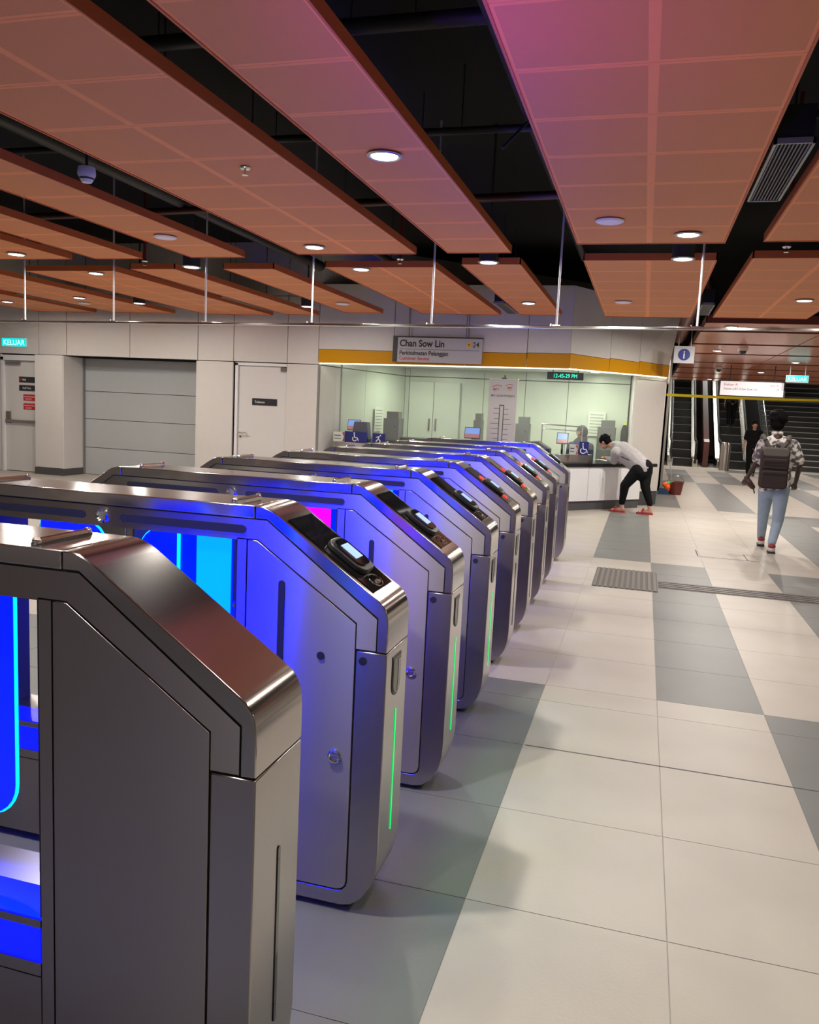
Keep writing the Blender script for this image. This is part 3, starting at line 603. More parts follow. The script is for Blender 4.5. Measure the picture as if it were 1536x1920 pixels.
# ================================================================ FARE GATES
W = .224; L2 = 2.0
def mir(p): return [(-L2-x, z) for x, z in p][::-1]
arc = [(0,.93),(-.001,.955),(-.005,.978),(-.013,.998),(-.025,1.014),(-.042,1.027)]
arc2 = [(-.365,1.249),(-.385,1.261),(-.405,1.270),(-.425,1.275),(-.447,1.276)]
GM = {}
def gp_(key, fn, m, parent, bevel=0, off=None, smooth=None):
    """one cached mesh per kind of gate part"""
    if key not in GM: GM[key] = fn().mesh(key, m, 35 if bevel or smooth else None)
    o = bpy.data.objects.new(key, GM[key]); COL.objects.link(o); o.parent = parent
    if off: o.location = off
    if m and o.data.materials[0] != m:
        o.material_slots[0].link = 'OBJECT'; o.material_slots[0].material = m
    if bevel:
        b = o.modifiers.new('bevel', 'BEVEL'); b.width = bevel; b.segments = 2; b.limit_method = 'ANGLE'; b.angle_limit = .6
    return o
def rbox2(x0, x1, z0, z1, r, n=5, corners=(1,1,1,1)):
    P = []
    for (cx, cz, a0, on) in ((x1-r,z0+r,-90,corners[0]),(x1-r,z1-r,0,corners[1]),(x0+r,z1-r,90,corners[2]),(x0+r,z0+r,180,corners[3])):
        if not on: P.append((x1 if a0 in (-90,0) else x0, z0 if a0 in (-90,180) else z1)); continue
        for k in range(n+1):
            t_ = math.radians(a0+90*k/n); P.append((cx+r*math.cos(t_), cz+r*math.sin(t_)))
    return P
BLUEG = mat('blue_glass', (.0,.02,.5), .15, emit=(.0,.008,1), es=1.4)
BLUEE = mat('blue_glass_edge', (.0,.3,.8), .15, emit=(.0,.45,1), es=2.2)
BLUEL = mat('blue_led', (0,0,.5), .3, emit=(0,.004,1), es=2.4)
CYANL = mat('cyan_led', (0,.3,.6), .3, emit=(0,.42,.95), es=1.0)
MAGL = mat('magenta_led', (.6,0,.4), .3, emit=(1,.0,.75), es=1.2)
GREENL = mat('green_led', (0,.5,.2), .3, emit=(.0,.72,.12), es=1.15)
REDL = mat('red_led', (.5,0,0), .3, emit=(1,.04,.04), es=1.5)
LCD = mat('reader_lcd', (.2,.35,.5), .3, emit=(.30,.48,.74), es=.75)
pos = [1.38, 2.27, 3.15, 4.09, 4.99, 5.86, 6.76, 7.63, 8.92]
ends = [-.676, -.688, -.692, -.707, -.716, -.722, -.728, -.734, -.741]
glab = ['brushed steel fare gate nearest the camera, its sloping top plain without a reader',
 'fare gate second in the row, cyan panel inside, reader screen nearest the camera',
 'fare gate third in the row, magenta panel in its opening and green strip',
 'fare gate fourth in the row with a lit green strip and reader screen',
 'fare gate fifth in the row, first of those showing red crosses', 'fare gate sixth in the row, red crosses on its slope',
 'fare gate seventh in the row, third showing red crosses', 'fare gate eighth in the row, before the wide lane', 'fare gate at the far end of the row, beyond the wide lane']
S0 = Vector((-.375,0,1.256)); S1 = Vector((-.035,0,1.022)); du = (S1-S0).normalized(); nn = Vector((-du.z,0,du.x)); 
if nn.z < 0: nn = -nn
ang = math.atan2(-du.z, du.x)
for gi, (gy, gx) in enumerate(zip(pos, ends)):
    full = gi > 0
    g = empty('fare_gate', (gx, gy, 0), glab[gi], 'fare gate', 'fare gates standing in a row')
    gp_('core', lambda: MB().prism([(-.515,.06),(-.11,.06),(-.012,.14),(-.012,.955),(-.40,1.262),(-1.60,1.262),(-1.988,.955),(-1.988,.14),(-1.89,.06),(-1.485,.06),(-1.485,1.168),(-.515,1.168)], .006, W-.006), SEAM, g)
    sh1 = [(-.0,.862)]+arc+arc2+[(-.447,1.236),(-.407,1.236),(-.034,.966),(-.034,.862)]
    gp_('end_cover', lambda: MB().prism(sh1, 0, W), STEEL_TOP, g, bevel=.003)
    gp_('end_cover_left', lambda: MB().prism(mir(sh1), 0, W), STEEL_TOP, g, bevel=.003).name = 'end_cover'
    gp_('top_cover', lambda: MB().prism([(-.450,1.236),(-.450,1.276),(-1.550,1.276),(-1.550,1.236)], 0, W), STEEL_TOP, g, bevel=.003)
    ap = [(-.037,.864),(-.037,.963),(-.407,1.232)]; ap2 = [(-.509,1.165),(-.509,1.171),(-.437,1.171),(-.100,.944),(-.100,.864)]
    gp_('arch_panel', lambda: MB().prism(ap+mir(ap)+mir(ap2)+ap2, .001, W-.001), STEEL, g)
    gp_('post_strip', lambda: MB().prism([(-.507,.05),(-.507,1.167),(-.476,1.167),(-.476,.05)], .001, W-.001), STEEL, g)
    gp_('post_strip_left', lambda: MB().prism(mir([(-.507,.05),(-.507,1.167),(-.476,1.167),(-.476,.05)]), .001, W-.001), STEEL, g).name = 'post_strip'
    dp = [(-.472,.072),(-.135,.072),(-.118,.077),(-.107,.088),(-.103,.103),(-.103,.941),(-.438,1.167),(-.472,1.167)]
    d_ = gp_('side_door', lambda: MB().prism(dp, 0, W), STEEL, g, bevel=.0015)
    dl = gp_('side_door_left', lambda: MB().prism(mir(dp), 0, W), STEEL, g, bevel=.0015); dl.name = 'side_door'
    ep = [(0,.858),(-.099,.858),(-.099,.103),(-.104,.085),(-.117,.073),(-.135,.068),(-.507,.068),(-.507,.02),(-.12,.02),(-.085,.028),(-.05,.055),(-.022,.1),(-.005,.16),(0,.22)]
    gp_('end_panel', lambda: MB().prism(ep, 0, W), STEEL_END, g, bevel=.003); gp_('end_panel_left', lambda: MB().prism(mir(ep), 0, W), STEEL_END, g, bevel=.003).name = 'end_panel'
    gp_('sill_panel', lambda: MB().box(-1.49,-.51,.001,W-.001,.03,.306).box(-1.49,-.51,.001,W-.001,.309,.339), STEEL, g)
    gp_('sill_cap', lambda: MB().box(-1.49,-.51,.001,W-.001,.424,.442), STEEL_DARK, g)
    gp_('sill_light_top', lambda: MB().box(-1.49,-.51,.004,.105,.442,.446), BLUEL, g)
    gp_('sill_light', lambda: MB().box(-1.49,-.51,.006,W-.006,.339,.424), BLUEL, g)
    fm = 'levelling_foot'
    for fx in (-.12,-.42,-1.58,-1.88):
        for fy in (.05, W-.05): gp_(fm, lambda: MB().lathe((0,0,0),[(.025,0),(.022,.008),(.01,.01),(.01,.03)], 10), BLACKPL, g, off=(fx,fy,0))
    for hx in (-.535, -1.465):
        gp_('top_bar', lambda: MB().tube((0,.03,1.283),(0,W-.03,1.283),.007).ell((0,.03,1.283),(.010,.010,.010),n=6).ell((0,W-.03,1.283),(.010,.010,.010),n=6).box(-.008,.008,.022,W-.022,1.275,1.281), CHROME, g, off=(hx,0,0), smooth=1)
    # inside the opening: lit glass wings, colour panel
    for s_ in (0, 1):
        wp = rbox2(-.93, -.667, .60, 1.155, .08, 6, (1,0,1,0)) if not s_ else mir(rbox2(-.93, -.667, .60, 1.155, .08, 6, (1,0,1,0)))
        k_ = 'glass_wing' + ('_left' if s_ else '')
        wg = gp_(k_, lambda: MB().prism(wp, W*.5-.006, W*.5+.006), BLUEG, g); wg.name = 'glass_wing'
        pts = [(x_, W*.5, z_) for x_, z_ in wp]
        def edge():
            mb = MB(); ps = [p for p in pts]
            for a, b in zip(ps, ps[1:]+ps[:1]): mb.tube(a, b, .005, n=6, caps=False)
            return mb
        we = gp_('lit_edge'+('_left' if s_ else ''), edge, BLUEE, wg); we.name = 'lit_edge'
    pc = CYANL if gi in (1,3) else MAGL if gi == 2 else BLUEL
    if gi:
        cp_ = gp_('colour_panel', lambda: MB().box(-.687,-.562,W*.28,W*.28+.004,.445,1.160), pc, g)
        gp_('added_backing', lambda: MB().box(-.690,-.559,W*.28+.005,W*.28+.012,.445,1.160), BLUEG, cp_)  # hidden plate added to keep the panel's colour off the next gate
        gp_('hinge_rod', lambda: MB().tube((-.777,W*.45,.445),(-.777,W*.45,1.16),.006), BLUEE, g)
    lamp(g, (-.80, W+.006, .86), BLUE_W, (.0,.012,1), .5, rot=(math.radians(90),0,math.pi), size_y=.6, spread=math.radians(150))
    if gi == 0:
        vl = lamp(g, (-.25, W+.12, 1.12), 5.0, (.27,.03,1), .05, spread=math.radians(52)); vl.name = 'added_violet_light'; vl.rotation_euler = Vector((.30,1.55,1.93)).to_track_quat('-Z','Y').to_euler()  # added bodiless light, tints the wide raft violet from below; no gate part
    if gi in (1,2,3): lamp(g, (.004, .12, .45), .9, (.05,1,.3), .008, rot=(0,math.radians(-90),0), size_y=.4)
    if full:
        for a, b in ((-.478,-.934),(-1.066,-1.522)):
            gp_('beam_slot%d' % (a < -1), lambda: MB().prism(rbox2(b,a,1.186,1.212,.0125), -.0015, W+.0015), SEAM, g).name = 'beam_slot'
        gp_('beam_lock', lambda: MB().lathe((-1,-.006,1.199),[(.024,.008),(.024,0),(.018,-.001),(.014,.004)],axis='y').box(-1.012,-.988,-.003,0,1.195,1.203), CHROME, g, smooth=1)
        gp_('door_slot', lambda: MB().prism(rbox2(-.362,-.341,.60,1.051,.0104), -.0025, .002), SEAM, d_)
        gp_('sensor_hole', lambda: MB().lathe((-.214,-.001,.828),[(.013,0),(.013,-.0015)],16,axis='y'), SEAM, d_); gp_('door_lock', lambda: MB().lathe((-.156,0,.511),[(.022,.001),(.022,-.005),(.017,-.006),(.013,-.002)],axis='y').box(-.168,-.144,-.004,-.001,.507,.515), CHROME, d_, smooth=1)
        gp_('panel_sensor', lambda: MB().lathe((-.076,-.001,.828),[(.013,0),(.013,-.0015)],16,axis='y'), SEAM, g)
        # end face: D shaped window, light strip
        def dshape(y0, y1, z0, z1, x0, x1): return MB().prism(rbox2(y0, y1, z0, z1, min(.043, (y1-y0)*.499), 6, (1,0,0,1)), x0, x1, 'x')
        gp_('window_rim', lambda: dshape(.062,.150,.700,.832,-.001,.002), BLACKPL, g); gp_('window_glass', lambda: dshape(.070,.143,.708,.822,.001,.0035), mat('window_grey', (.09,.09,.088), .25), g); gp_('window_slot', lambda: MB().prism([(.117,.815),(.142,.815),(.142,.755),(.136,.733),(.122,.716),(.112,.712),(.112,.722),(.117,.74)], .003, .0045, 'x'), GLASSBLACK, g)
        gp_('light_strip', lambda: MB().prism(rbox2(.117,.1225,.24,.65,.0027), -.001, .0022, 'x'), GREENL if gi in (1,2,3) else GLASSBLACK, g)
        # reader plate on the slope
        R = empty('reader_panel', tuple(S0), parent=g); R.rotation_euler = (0, ang, 0)
        R2 = R; bpy.data.objects.remove(R)
        def onslope(key, fn, m, par=g, bevel=0, sm=None):
            o = gp_(key, fn, m, par, bevel=bevel, smooth=sm)
            if par is g: o.location = tuple(S0); o.rotation_euler = (0, ang, 0)
            return o
        plate = onslope('reader_panel', lambda: MB().box(.035,.385,.022,W-.022,.0,.003), GLASSBLACK)
        rd_ = onslope('card_reader', lambda: MB().prism(rbox2(.165,.320,W/2-.058,W/2+.058,.035), .003, .022, 'z'), BLACKPL, bevel=.004)
        gp_('reader_rim', lambda: MB().prism(rbox2(.178,.300,W/2-.047,W/2+.047,.028), .022, .026, 'z'), GLASSBLACK, rd_)
        gp_('reader_screen', lambda: MB().box(.203,.268,W/2-.028,W/2+.030,.026,.0275), LCD, rd_)
        def icon():
            mb = MB(); c0 = (.352, W/2)
            for r_ in (.012,.02,.028): mb.path([(c0[0]+r_*.7*math.cos(t_)-.005, c0[1]+r_*math.sin(t_), .0035) for t_ in [-.9+.3*k for k in range(7)]], .0026, 5)
            mb.path([(c0[0]+.026*math.cos(t_), c0[1]+.037*math.sin(t_), .0035) for t_ in [6.2832*k/20 for k in range(21)]], .0018, 5)
            return mb
        gp_('contactless_mark', icon, CHROME, plate)
        if 4 <= gi <= 7:
            def crosses():
                mb = MB()
                for u in (.145,.335):
                    mb.path([(u+.017*math.cos(t_), W/2+.017*math.sin(t_), .005) for t_ in [6.2832*k/14 for k in range(15)]], .003, 5)
                    mb.path([(u-.009,W/2-.009,.005),(u+.009,W/2+.009,.005)], .0032, 5).path([(u-.009,W/2+.009,.005),(u+.009,W/2-.009,.005)], .0032, 5)
                return mb
            gp_('red_cross', crosses, REDL, plate)
    else:
        gp_('light_strip', lambda: MB(), None, g) if 0 else None
        MB().prism(rbox2(.113,.125,.25,.66,.0055), -.001, .0022, 'x').build('light_strip', GLASSBLACK, g)
# ================================================================ ESCALATORS, STAIRS
STEPM = mat('step_black', (.015,.015,.015), .35, .3); NOSE = mat('step_nose', (.30,.30,.28), .4, .2)
GLB = mat('balustrade_glass', (.75,.80,.78), .08, alpha=.35); GLOW = mat('balustrade_steel', (.6,.58,.52), .18, 1)
RUB = mat('handrail_black', (.01,.01,.01), .4)
def escalator(x0, x1, y0, lab, n=18, rise=.3, tread=.5):
    e = empty('escalator', ((x0+x1)/2, y0, 0), lab, 'escalator'); a = (x1-x0)/2
    ms = MB().box(-a+.02, a-.02, 0, tread+.02, -rise+.001, rise-.03).mesh('step', STEPM); mn = MB().box(-a+.02, a-.02, -.012, .03, rise-.045, rise-.028).mesh('step_edge', NOSE)
    for k in range(n):
        s_ = inst(ms, 'step', e, (0, .3+k*tread, k*rise)); inst(mn, 'step_edge', s_, (0,0,0))
    MB().box(-a, a, -.9, .3, 0, .012).build('landing_plate', GLOW, e)
    sl_ = rise/tread
    for s_ in (-1, 1):
        xx = s_*(a+.04)
        def P(t_, h_): return (-.5+t_, h_) if t_ < .5 else (-.5+t_, h_+(t_-.5)*sl_)
        prof = [(-.75,.15),(-.85,.5),(-.8,.8),(-.6,.92),(0,.95),(.3,1.0),(n*tread,1.0+n*rise)]
        low = [(n*tread,.1+n*rise),(.3,.1),(-.6,.1)]
        MB().prism(prof+low, xx-.01, xx+.01, 'x').build('glass_panel', GLB, e)
        MB().path([(xx,y,z) for y, z in prof], .045, 8).build('handrail', RUB, e, smooth=50)
        MB().path([(xx+.0,y,z-.06) for y, z in prof[2:]], .03, 6).build('rail_channel', CHROME, e, smooth=50)
        MB().prism([(-.75,0),(-.75,.28),(0,.30),(.3,.34),(n*tread,.34+n*rise),(n*tread,n*rise-.3),(.6,0)], xx-.09*1, xx+.09, 'x').build('skirt_panel', GLOW, e, bevel=.01)
    return e
escalator(1.02, 1.78, 31.0, 'left escalator of black steps beside the booth column')
escalator(2.68, 3.55, 31.0, 'right escalator of black steps, a figure riding it')
MB2 = MB().box(2.05,2.35,31.2,40,0,.6)
bo2 = empty('centre_divider', (2.2, 30.9, 0), 'dark red divider between the two escalators', 'divider')
MB().prism([(0,0),(0,.9),(.3,1.0),(9,6.2),(9,0)], -.09, .09, 'x').build('divider_body', mat('divider_red', (.10,.03,.025), .35), bo2)
bn_ = empty('litter_bin', (2.72, 29.6, 0), 'slim steel bin standing between the escalator feet', 'bin')
MB().lathe((0,0,0),[(.17,0),(.17,.85),(.15,.9)]).build('bin_body', STEEL, bn_, smooth=40); MB().lathe((0,0,.9),[(.15,0),(.13,.05),(.02,.06)]).build('bin_lid', STEEL_DARK, bn_, smooth=40)
stp = empty('staircase', (6.2, 32.0, 0), 'wide dark staircase with pale step edges right of the escalators', 'staircase')
ms = MB().box(-1.75, 1.75, 0, .36, -.2, .19).mesh('step', mat('stair_dark', (.035,.035,.033), .5)); mn = MB().box(-1.75, 1.75, -.01, .03, .165, .193).mesh('step_edge', mat('stair_edge', (.5,.5,.45), .5))
for k in range(22):
    s_ = inst(ms, 'step', stp, (0, k*.34, k*.2)); inst(mn, 'step_edge', s_, (0,0,0))
for xx in (-1.8, 1.0, 1.8):
    pr = [(0,0),(0,1.0),(7.5,5.4),(7.5,4.4)]
    MB().prism(pr, xx-.01, xx+.01, 'x').build('glass_panel', GLB, stp); MB().path([(xx,y,z+.03) for y, z in pr[1:3]], .035, 8).build('handrail', CHROME, stp, smooth=50)
tag(MB().box(.4, 12, 33.9, 45, -.3, -.2).box(.4,12,42,42.2,0,9).box(.4,12,30.9,31.0,3.1,9).build('wall_far', mat('far_dark', (.03,.03,.03), .8)), kind='structure')
tag(MB().box(.3,.45,19.3,42,0,9).build('wall_side', WHITE), kind='structure')
tag(MB().box(.55, 4.4, 29.9, 30.08, 0, .02).build('trim_5', mat('threshold', (.85,.85,.8), .3)), kind='structure')
for x_, e_ in ((1.4,1),(3.1,1.6),(6.2,1.4)):
    L = empty('stairwell_light', (x_, 38.5, 7.6), 'light high in the stairwell above '+{1.4:'the left escalator',3.1:'the right escalator',6.2:'the staircase'}[x_], 'ceiling light')
    MB().box(-.3,.3,-.1,.1,0,.06).build('housing', WPL, L); MB().box(-.28,.28,-.08,.08,-.008,0).build('lens', LENS, L); lamp(L, (0,0,-.02), 90*e_, (1,.97,.9), .5)
# hanging lit board, exit sign
q0, q1 = at(1352,714,1,22), at(1468,745,1,22)
hb = empty('direction_board', ((q0.x+q1.x)/2, 22, (q0.z+q1.z)/2), 'long pale lit direction board hanging before the escalators', 'sign'); hw, hh = (q1.x-q0.x)/2, (q0.z-q1.z)/2
MB().box(-hw-.04, hw+.04, 0, .12, -hh-.03, hh+.02).build('housing', SIGNDK, hb); MB().box(-hw, hw, -.006, 0, -hh, hh).build('lit_face', mat('board_face', (.8,.76,.78), .3, emit=(1,.92,.95), es=.5), hb)
text('Keluar A', .09, TXR, hb, (-hw+.08,-.008,hh-.11)); text('Stesen LRT Chan Sow Lin', .075, TXB, hb, (-hw+.08,-.008,hh-.21)); text('Exit A', .07, TXR, hb, (hw-.3,-.008,hh-.1)); text('24', .07, TXB, hb, (hw-.17,-.008,hh-.2))
MB().tube((-hw*.7,.06,hh),(-hw*.7,.06,ZC-(q0.z+q1.z)/2),.012).build('hanger', SIGNDK, hb); MB().tube((hw*.7,.06,hh),(hw*.7,.06,ZC-(q0.z+q1.z)/2),.012).build('hanger', SIGNDK, hb)
q0, q1 = at(1474,704,1,21.5), at(1516,717,1,21.5)
exit_sign(((q0.x+q1.x)/2, 21.5, (q0.z+q1.z)/2), q1.x-q0.x-.03, q0.z-q1.z, 'glowing cyan exit sign hanging right of the lit direction board', rods=ZC-(q0.z+q1.z)/2)
# caution tape
a, b = at(1250,740,1,17.0), at(1536,748,1,19.5); dirv = (b-a)
tp = empty('barrier_tape', tuple(a), 'yellow barrier tape stretched from the booth column across to the right', 'tape')
pts = [dirv*(k/12)*1.6 - Vector((0,0,.035*math.sin(math.pi*k/12))) for k in range(13)]
mb = MB()
for p_, q_ in zip(pts, pts[1:]): mb._add([(p_.x,p_.y,p_.z-.026),(q_.x,q_.y,q_.z-.026),(q_.x,q_.y,q_.z+.026),(p_.x,p_.y,p_.z+.026),(p_.x,p_.y+.002,p_.z-.026),(q_.x,q_.y+.002,q_.z-.026),(q_.x,q_.y+.002,q_.z+.026),(p_.x,p_.y+.002,p_.z+.026)], [(0,1,2,3),(7,6,5,4),(3,2,6,7),(0,4,5,1)])
mb.build('tape', mat('tape_yellow', (.8,.66,.02), .4), tp)
e_ = a+dirv*1.6; ps = empty('barrier_post', (e_.x, e_.y, 0), 'tall thin post holding the far end of the yellow tape', 'post')
MB().tube((0,0,.02),(0,0,2.5),.025).lathe((0,0,0),[(.2,0),(.18,.02)]).build('post', STEEL_DARK, ps)
# camera domes hanging far
for u, v, y, lab in ((1394,650,17,'white dome camera under the second crossing strip'),(1349,683,23,'white dome camera before the escalators')):
    o = empty('dome_camera', (at(u,v,1,y).x, y, ZC), lab, 'camera'); MB().lathe((0,0,0),[(.09,0),(.09,-.06)]).build('base', WPL, o, smooth=40); MB().ell((0,0,-.06),(.07,.07,.07)).build('dome', GLASSBLACK, o, smooth=60)
# cleaning bucket
bk_ = empty('bucket', (at(1264,924,2,0).x, 18.6, 0), 'brown plastic bucket standing on the floor beside the booth column', 'bucket')
MB().lathe((0,0,0),[(.13,0),(.17,.27),(.18,.27),(.18,.285),(.165,.285),(.125,.02)], 20).build('bucket_body', mat('bucket_brown', (.14,.025,.015), .4), bk_, smooth=40)
MB().path([(.17*math.cos(t_),0,.28+.13*math.sin(t_)) for t_ in [math.pi*k/10 for k in range(11)]], .006, 6).build('handle', STEEL_DARK, bk_)
mp_ = empty('cleaning_cloths', (bk_.location.x-.22, 18.5, 0), 'orange and green cleaning cloths piled at the foot of the column', 'cleaning cloth')
mb = MB()
for k in range(9): mb.ell((random.uniform(-.07,.07),random.uniform(-.05,.05),.06+random.uniform(0,.16)),(.06,.05,.06),n=6)
mb.build('orange_cloth', mat('cloth_orange', (.9,.12,.02), .7), mp_, smooth=60)
MB().ell((.12,0,.26),(.09,.04,.03)).ell((.05,.0,.25),(.06,.04,.03)).build('green_cloth', mat('cloth_green', (.1,.5,.2), .7), mp_, smooth=60)
MB().prism([(-.14,0),(.12,0),(.05,.12),(-.12,.14)], -.08, .06).build('blue_tray', mat('tray_blue', (.01,.05,.12), .5), mp_)
mh = empty('mop', (bk_.location.x-.05, 18.75, 0), 'thin mop handle leaning on the column above the bucket', 'mop'); MB().tube((0,0,.05),(-.18,.0,1.2),.012).build('handle', mat('pole_grey', (.35,.35,.36), .4), mh); MB().ell((0,0,.05),(.08,.05,.05)).build('mop_fringe', WPL, mh, smooth=60)
# ================================================================ PEOPLE
def limb(mb, pts, rs, n=14, flat=1.0, axis=None):
    """a chain of tapered round sections with ball joints; flat < 1 narrows it across the given axis"""
    pts = [Vector(p) for p in pts]
    for (a, b), (r0, r1) in zip(zip(pts, pts[1:]), zip(rs, rs[1:])): mb.tube(a, b, r0, r1, n=n)
    for p, r in zip(pts, rs): mb.ell(p, (r,r,r), n=7)
    return mb
def fuse(mb, name, m, parent, vox=.013, sm=6):
    o = mb.build(name, m, None)
    r = o.modifiers.new('r', 'REMESH'); r.mode = 'VOXEL'; r.voxel_size = vox; r.use_smooth_shade = True
    s_ = o.modifiers.new('s', 'SMOOTH'); s_.iterations = sm; s_.factor = .5
    bpy.context.view_layer.update()
    me = bpy.data.meshes.new_from_object(o.evaluated_get(bpy.context.evaluated_depsgraph_get())); me.name = name
    bpy.data.objects.remove(o); me.materials.clear(); me.materials.append(m)
    for p in me.polygons: p.use_smooth = True
    q = bpy.data.objects.new(name, me); COL.objects.link(q); q.parent = parent; return q
def hand(mb, wrist, dirv, side, curl, palm_n, s=1.0):
    """palm and five unequal bent fingers"""
    d = Vector(dirv).normalized(); n = Vector(palm_n).normalized(); sd = d.cross(n).normalized()*side; w_ = Vector(wrist)
    for k in range(5): mb.ell(w_+d*(.02+.015*k)*s+sd*0, (.026*s,.026*s,.026*s), n=5)
    for i, L in enumerate((.066,.078,.072,.056)):
        b = w_+d*.085*s+sd*(.03-.02*i)*s; p = [b]; dd = d.copy()
        for k in range(3): dd = (dd*math.cos(curl)+n*math.sin(curl)).normalized(); p.append(p[-1]+dd*L*s/3)
        limb(mb, [w_+d*.05*s+sd*(.022-.015*i)*s]+p, [.011*s,.0105*s,.0095*s,.0085*s,.0075*s], n=8)
    b = w_+d*.03*s+sd*.03*s; limb(mb, [b, b+(d*.5+sd*.8+n*.3).normalized()*.035*s, b+(d*.5+sd*.8+n*.3).normalized()*.035*s+(d*.9+sd*.2+n*.4).normalized()*.03*s], [.013*s,.011*s,.009*s], n=8)
def head(mb, c, fwd, up, s=1.0):
    """skull, jaw, nose, ears, lips about centre c"""
    f_ = Vector(fwd).normalized(); u_ = Vector(up); u_ = (u_-f_*u_.dot(f_)).normalized(); l_ = u_.cross(f_); R = Matrix((l_, f_, u_)).transposed(); c = Vector(c)
    T = lambda x,y,z: c+(l_*x+f_*y+u_*z)*s
    mb.ell(T(0,-.01,.02),(.075*s,.095*s,.095*s),R); mb.ell(T(0,.02,-.055),(.055*s,.068*s,.06*s),R); mb.ell(T(0,.05,-.09),(.03*s,.03*s,.022*s),R,n=8)
    limb(mb, [T(0,.085,.02),T(0,.108,-.022),T(0,.092,-.03)], [.010*s,.015*s,.012*s], n=8); mb.ell(T(0,.083,-.055),(.026*s,.012*s,.009*s),R,n=8)
    for q_ in (-1,1): mb.ell(T(q_*.077,-.005,-.005),(.010*s,.02*s,.032*s),R,n=8); mb.ell(T(q_*.03,.078,.03),(.02*s,.012*s,.008*s),R,n=6)
    return T, R
def eyes(T, R, parent, s=1.0):
    for q_ in (-1,1):
        MB().ell(T(q_*.03,.078,.008),(.014*s,.01*s,.009*s),R,n=8).build('eye', mat('eye_white', (.8,.8,.78), .2), parent, smooth=60); MB().ell(T(q_*.03,.087,.008),(.006*s,.003*s,.006*s),R,n=6).build('pupil', BLACKPL, parent, smooth=60)
def hair_cap(T, R, parent, m, s=1.0, curly=False, back=0):
    mb = MB(); mb.ell(T(0,-.022,.04),(.088*s,.102*s,.092*s),R)
    if back: mb.ell(T(0,-.06,-.02),(.078*s,.06*s,.08*s),R)
    rnd = random.Random(3)
    for k in range(60 if curly else 26):
        th, ph = rnd.uniform(0,6.28), rnd.uniform(-.1 if curly else .05,1.35)
        r_ = .095*s if curly else .082*s; y_ = math.cos(ph)*math.sin(th)
        if y_ > .6 and math.sin(ph) < .5: continue
        mb.ell(T(r_/s*math.cos(ph)*math.cos(th), -.022+r_/s*1.1*y_, .04+r_/s*1.05*math.sin(ph)), ((.03 if curly else .024)*s,)*3, n=6)
    return fuse(mb, 'hair', m, parent, vox=.009, sm=2)
HAIRB = mat('hair_black', (.005,.0045,.0045), .85, noise=.3, nscale=60, bump=.3, spec=.08)
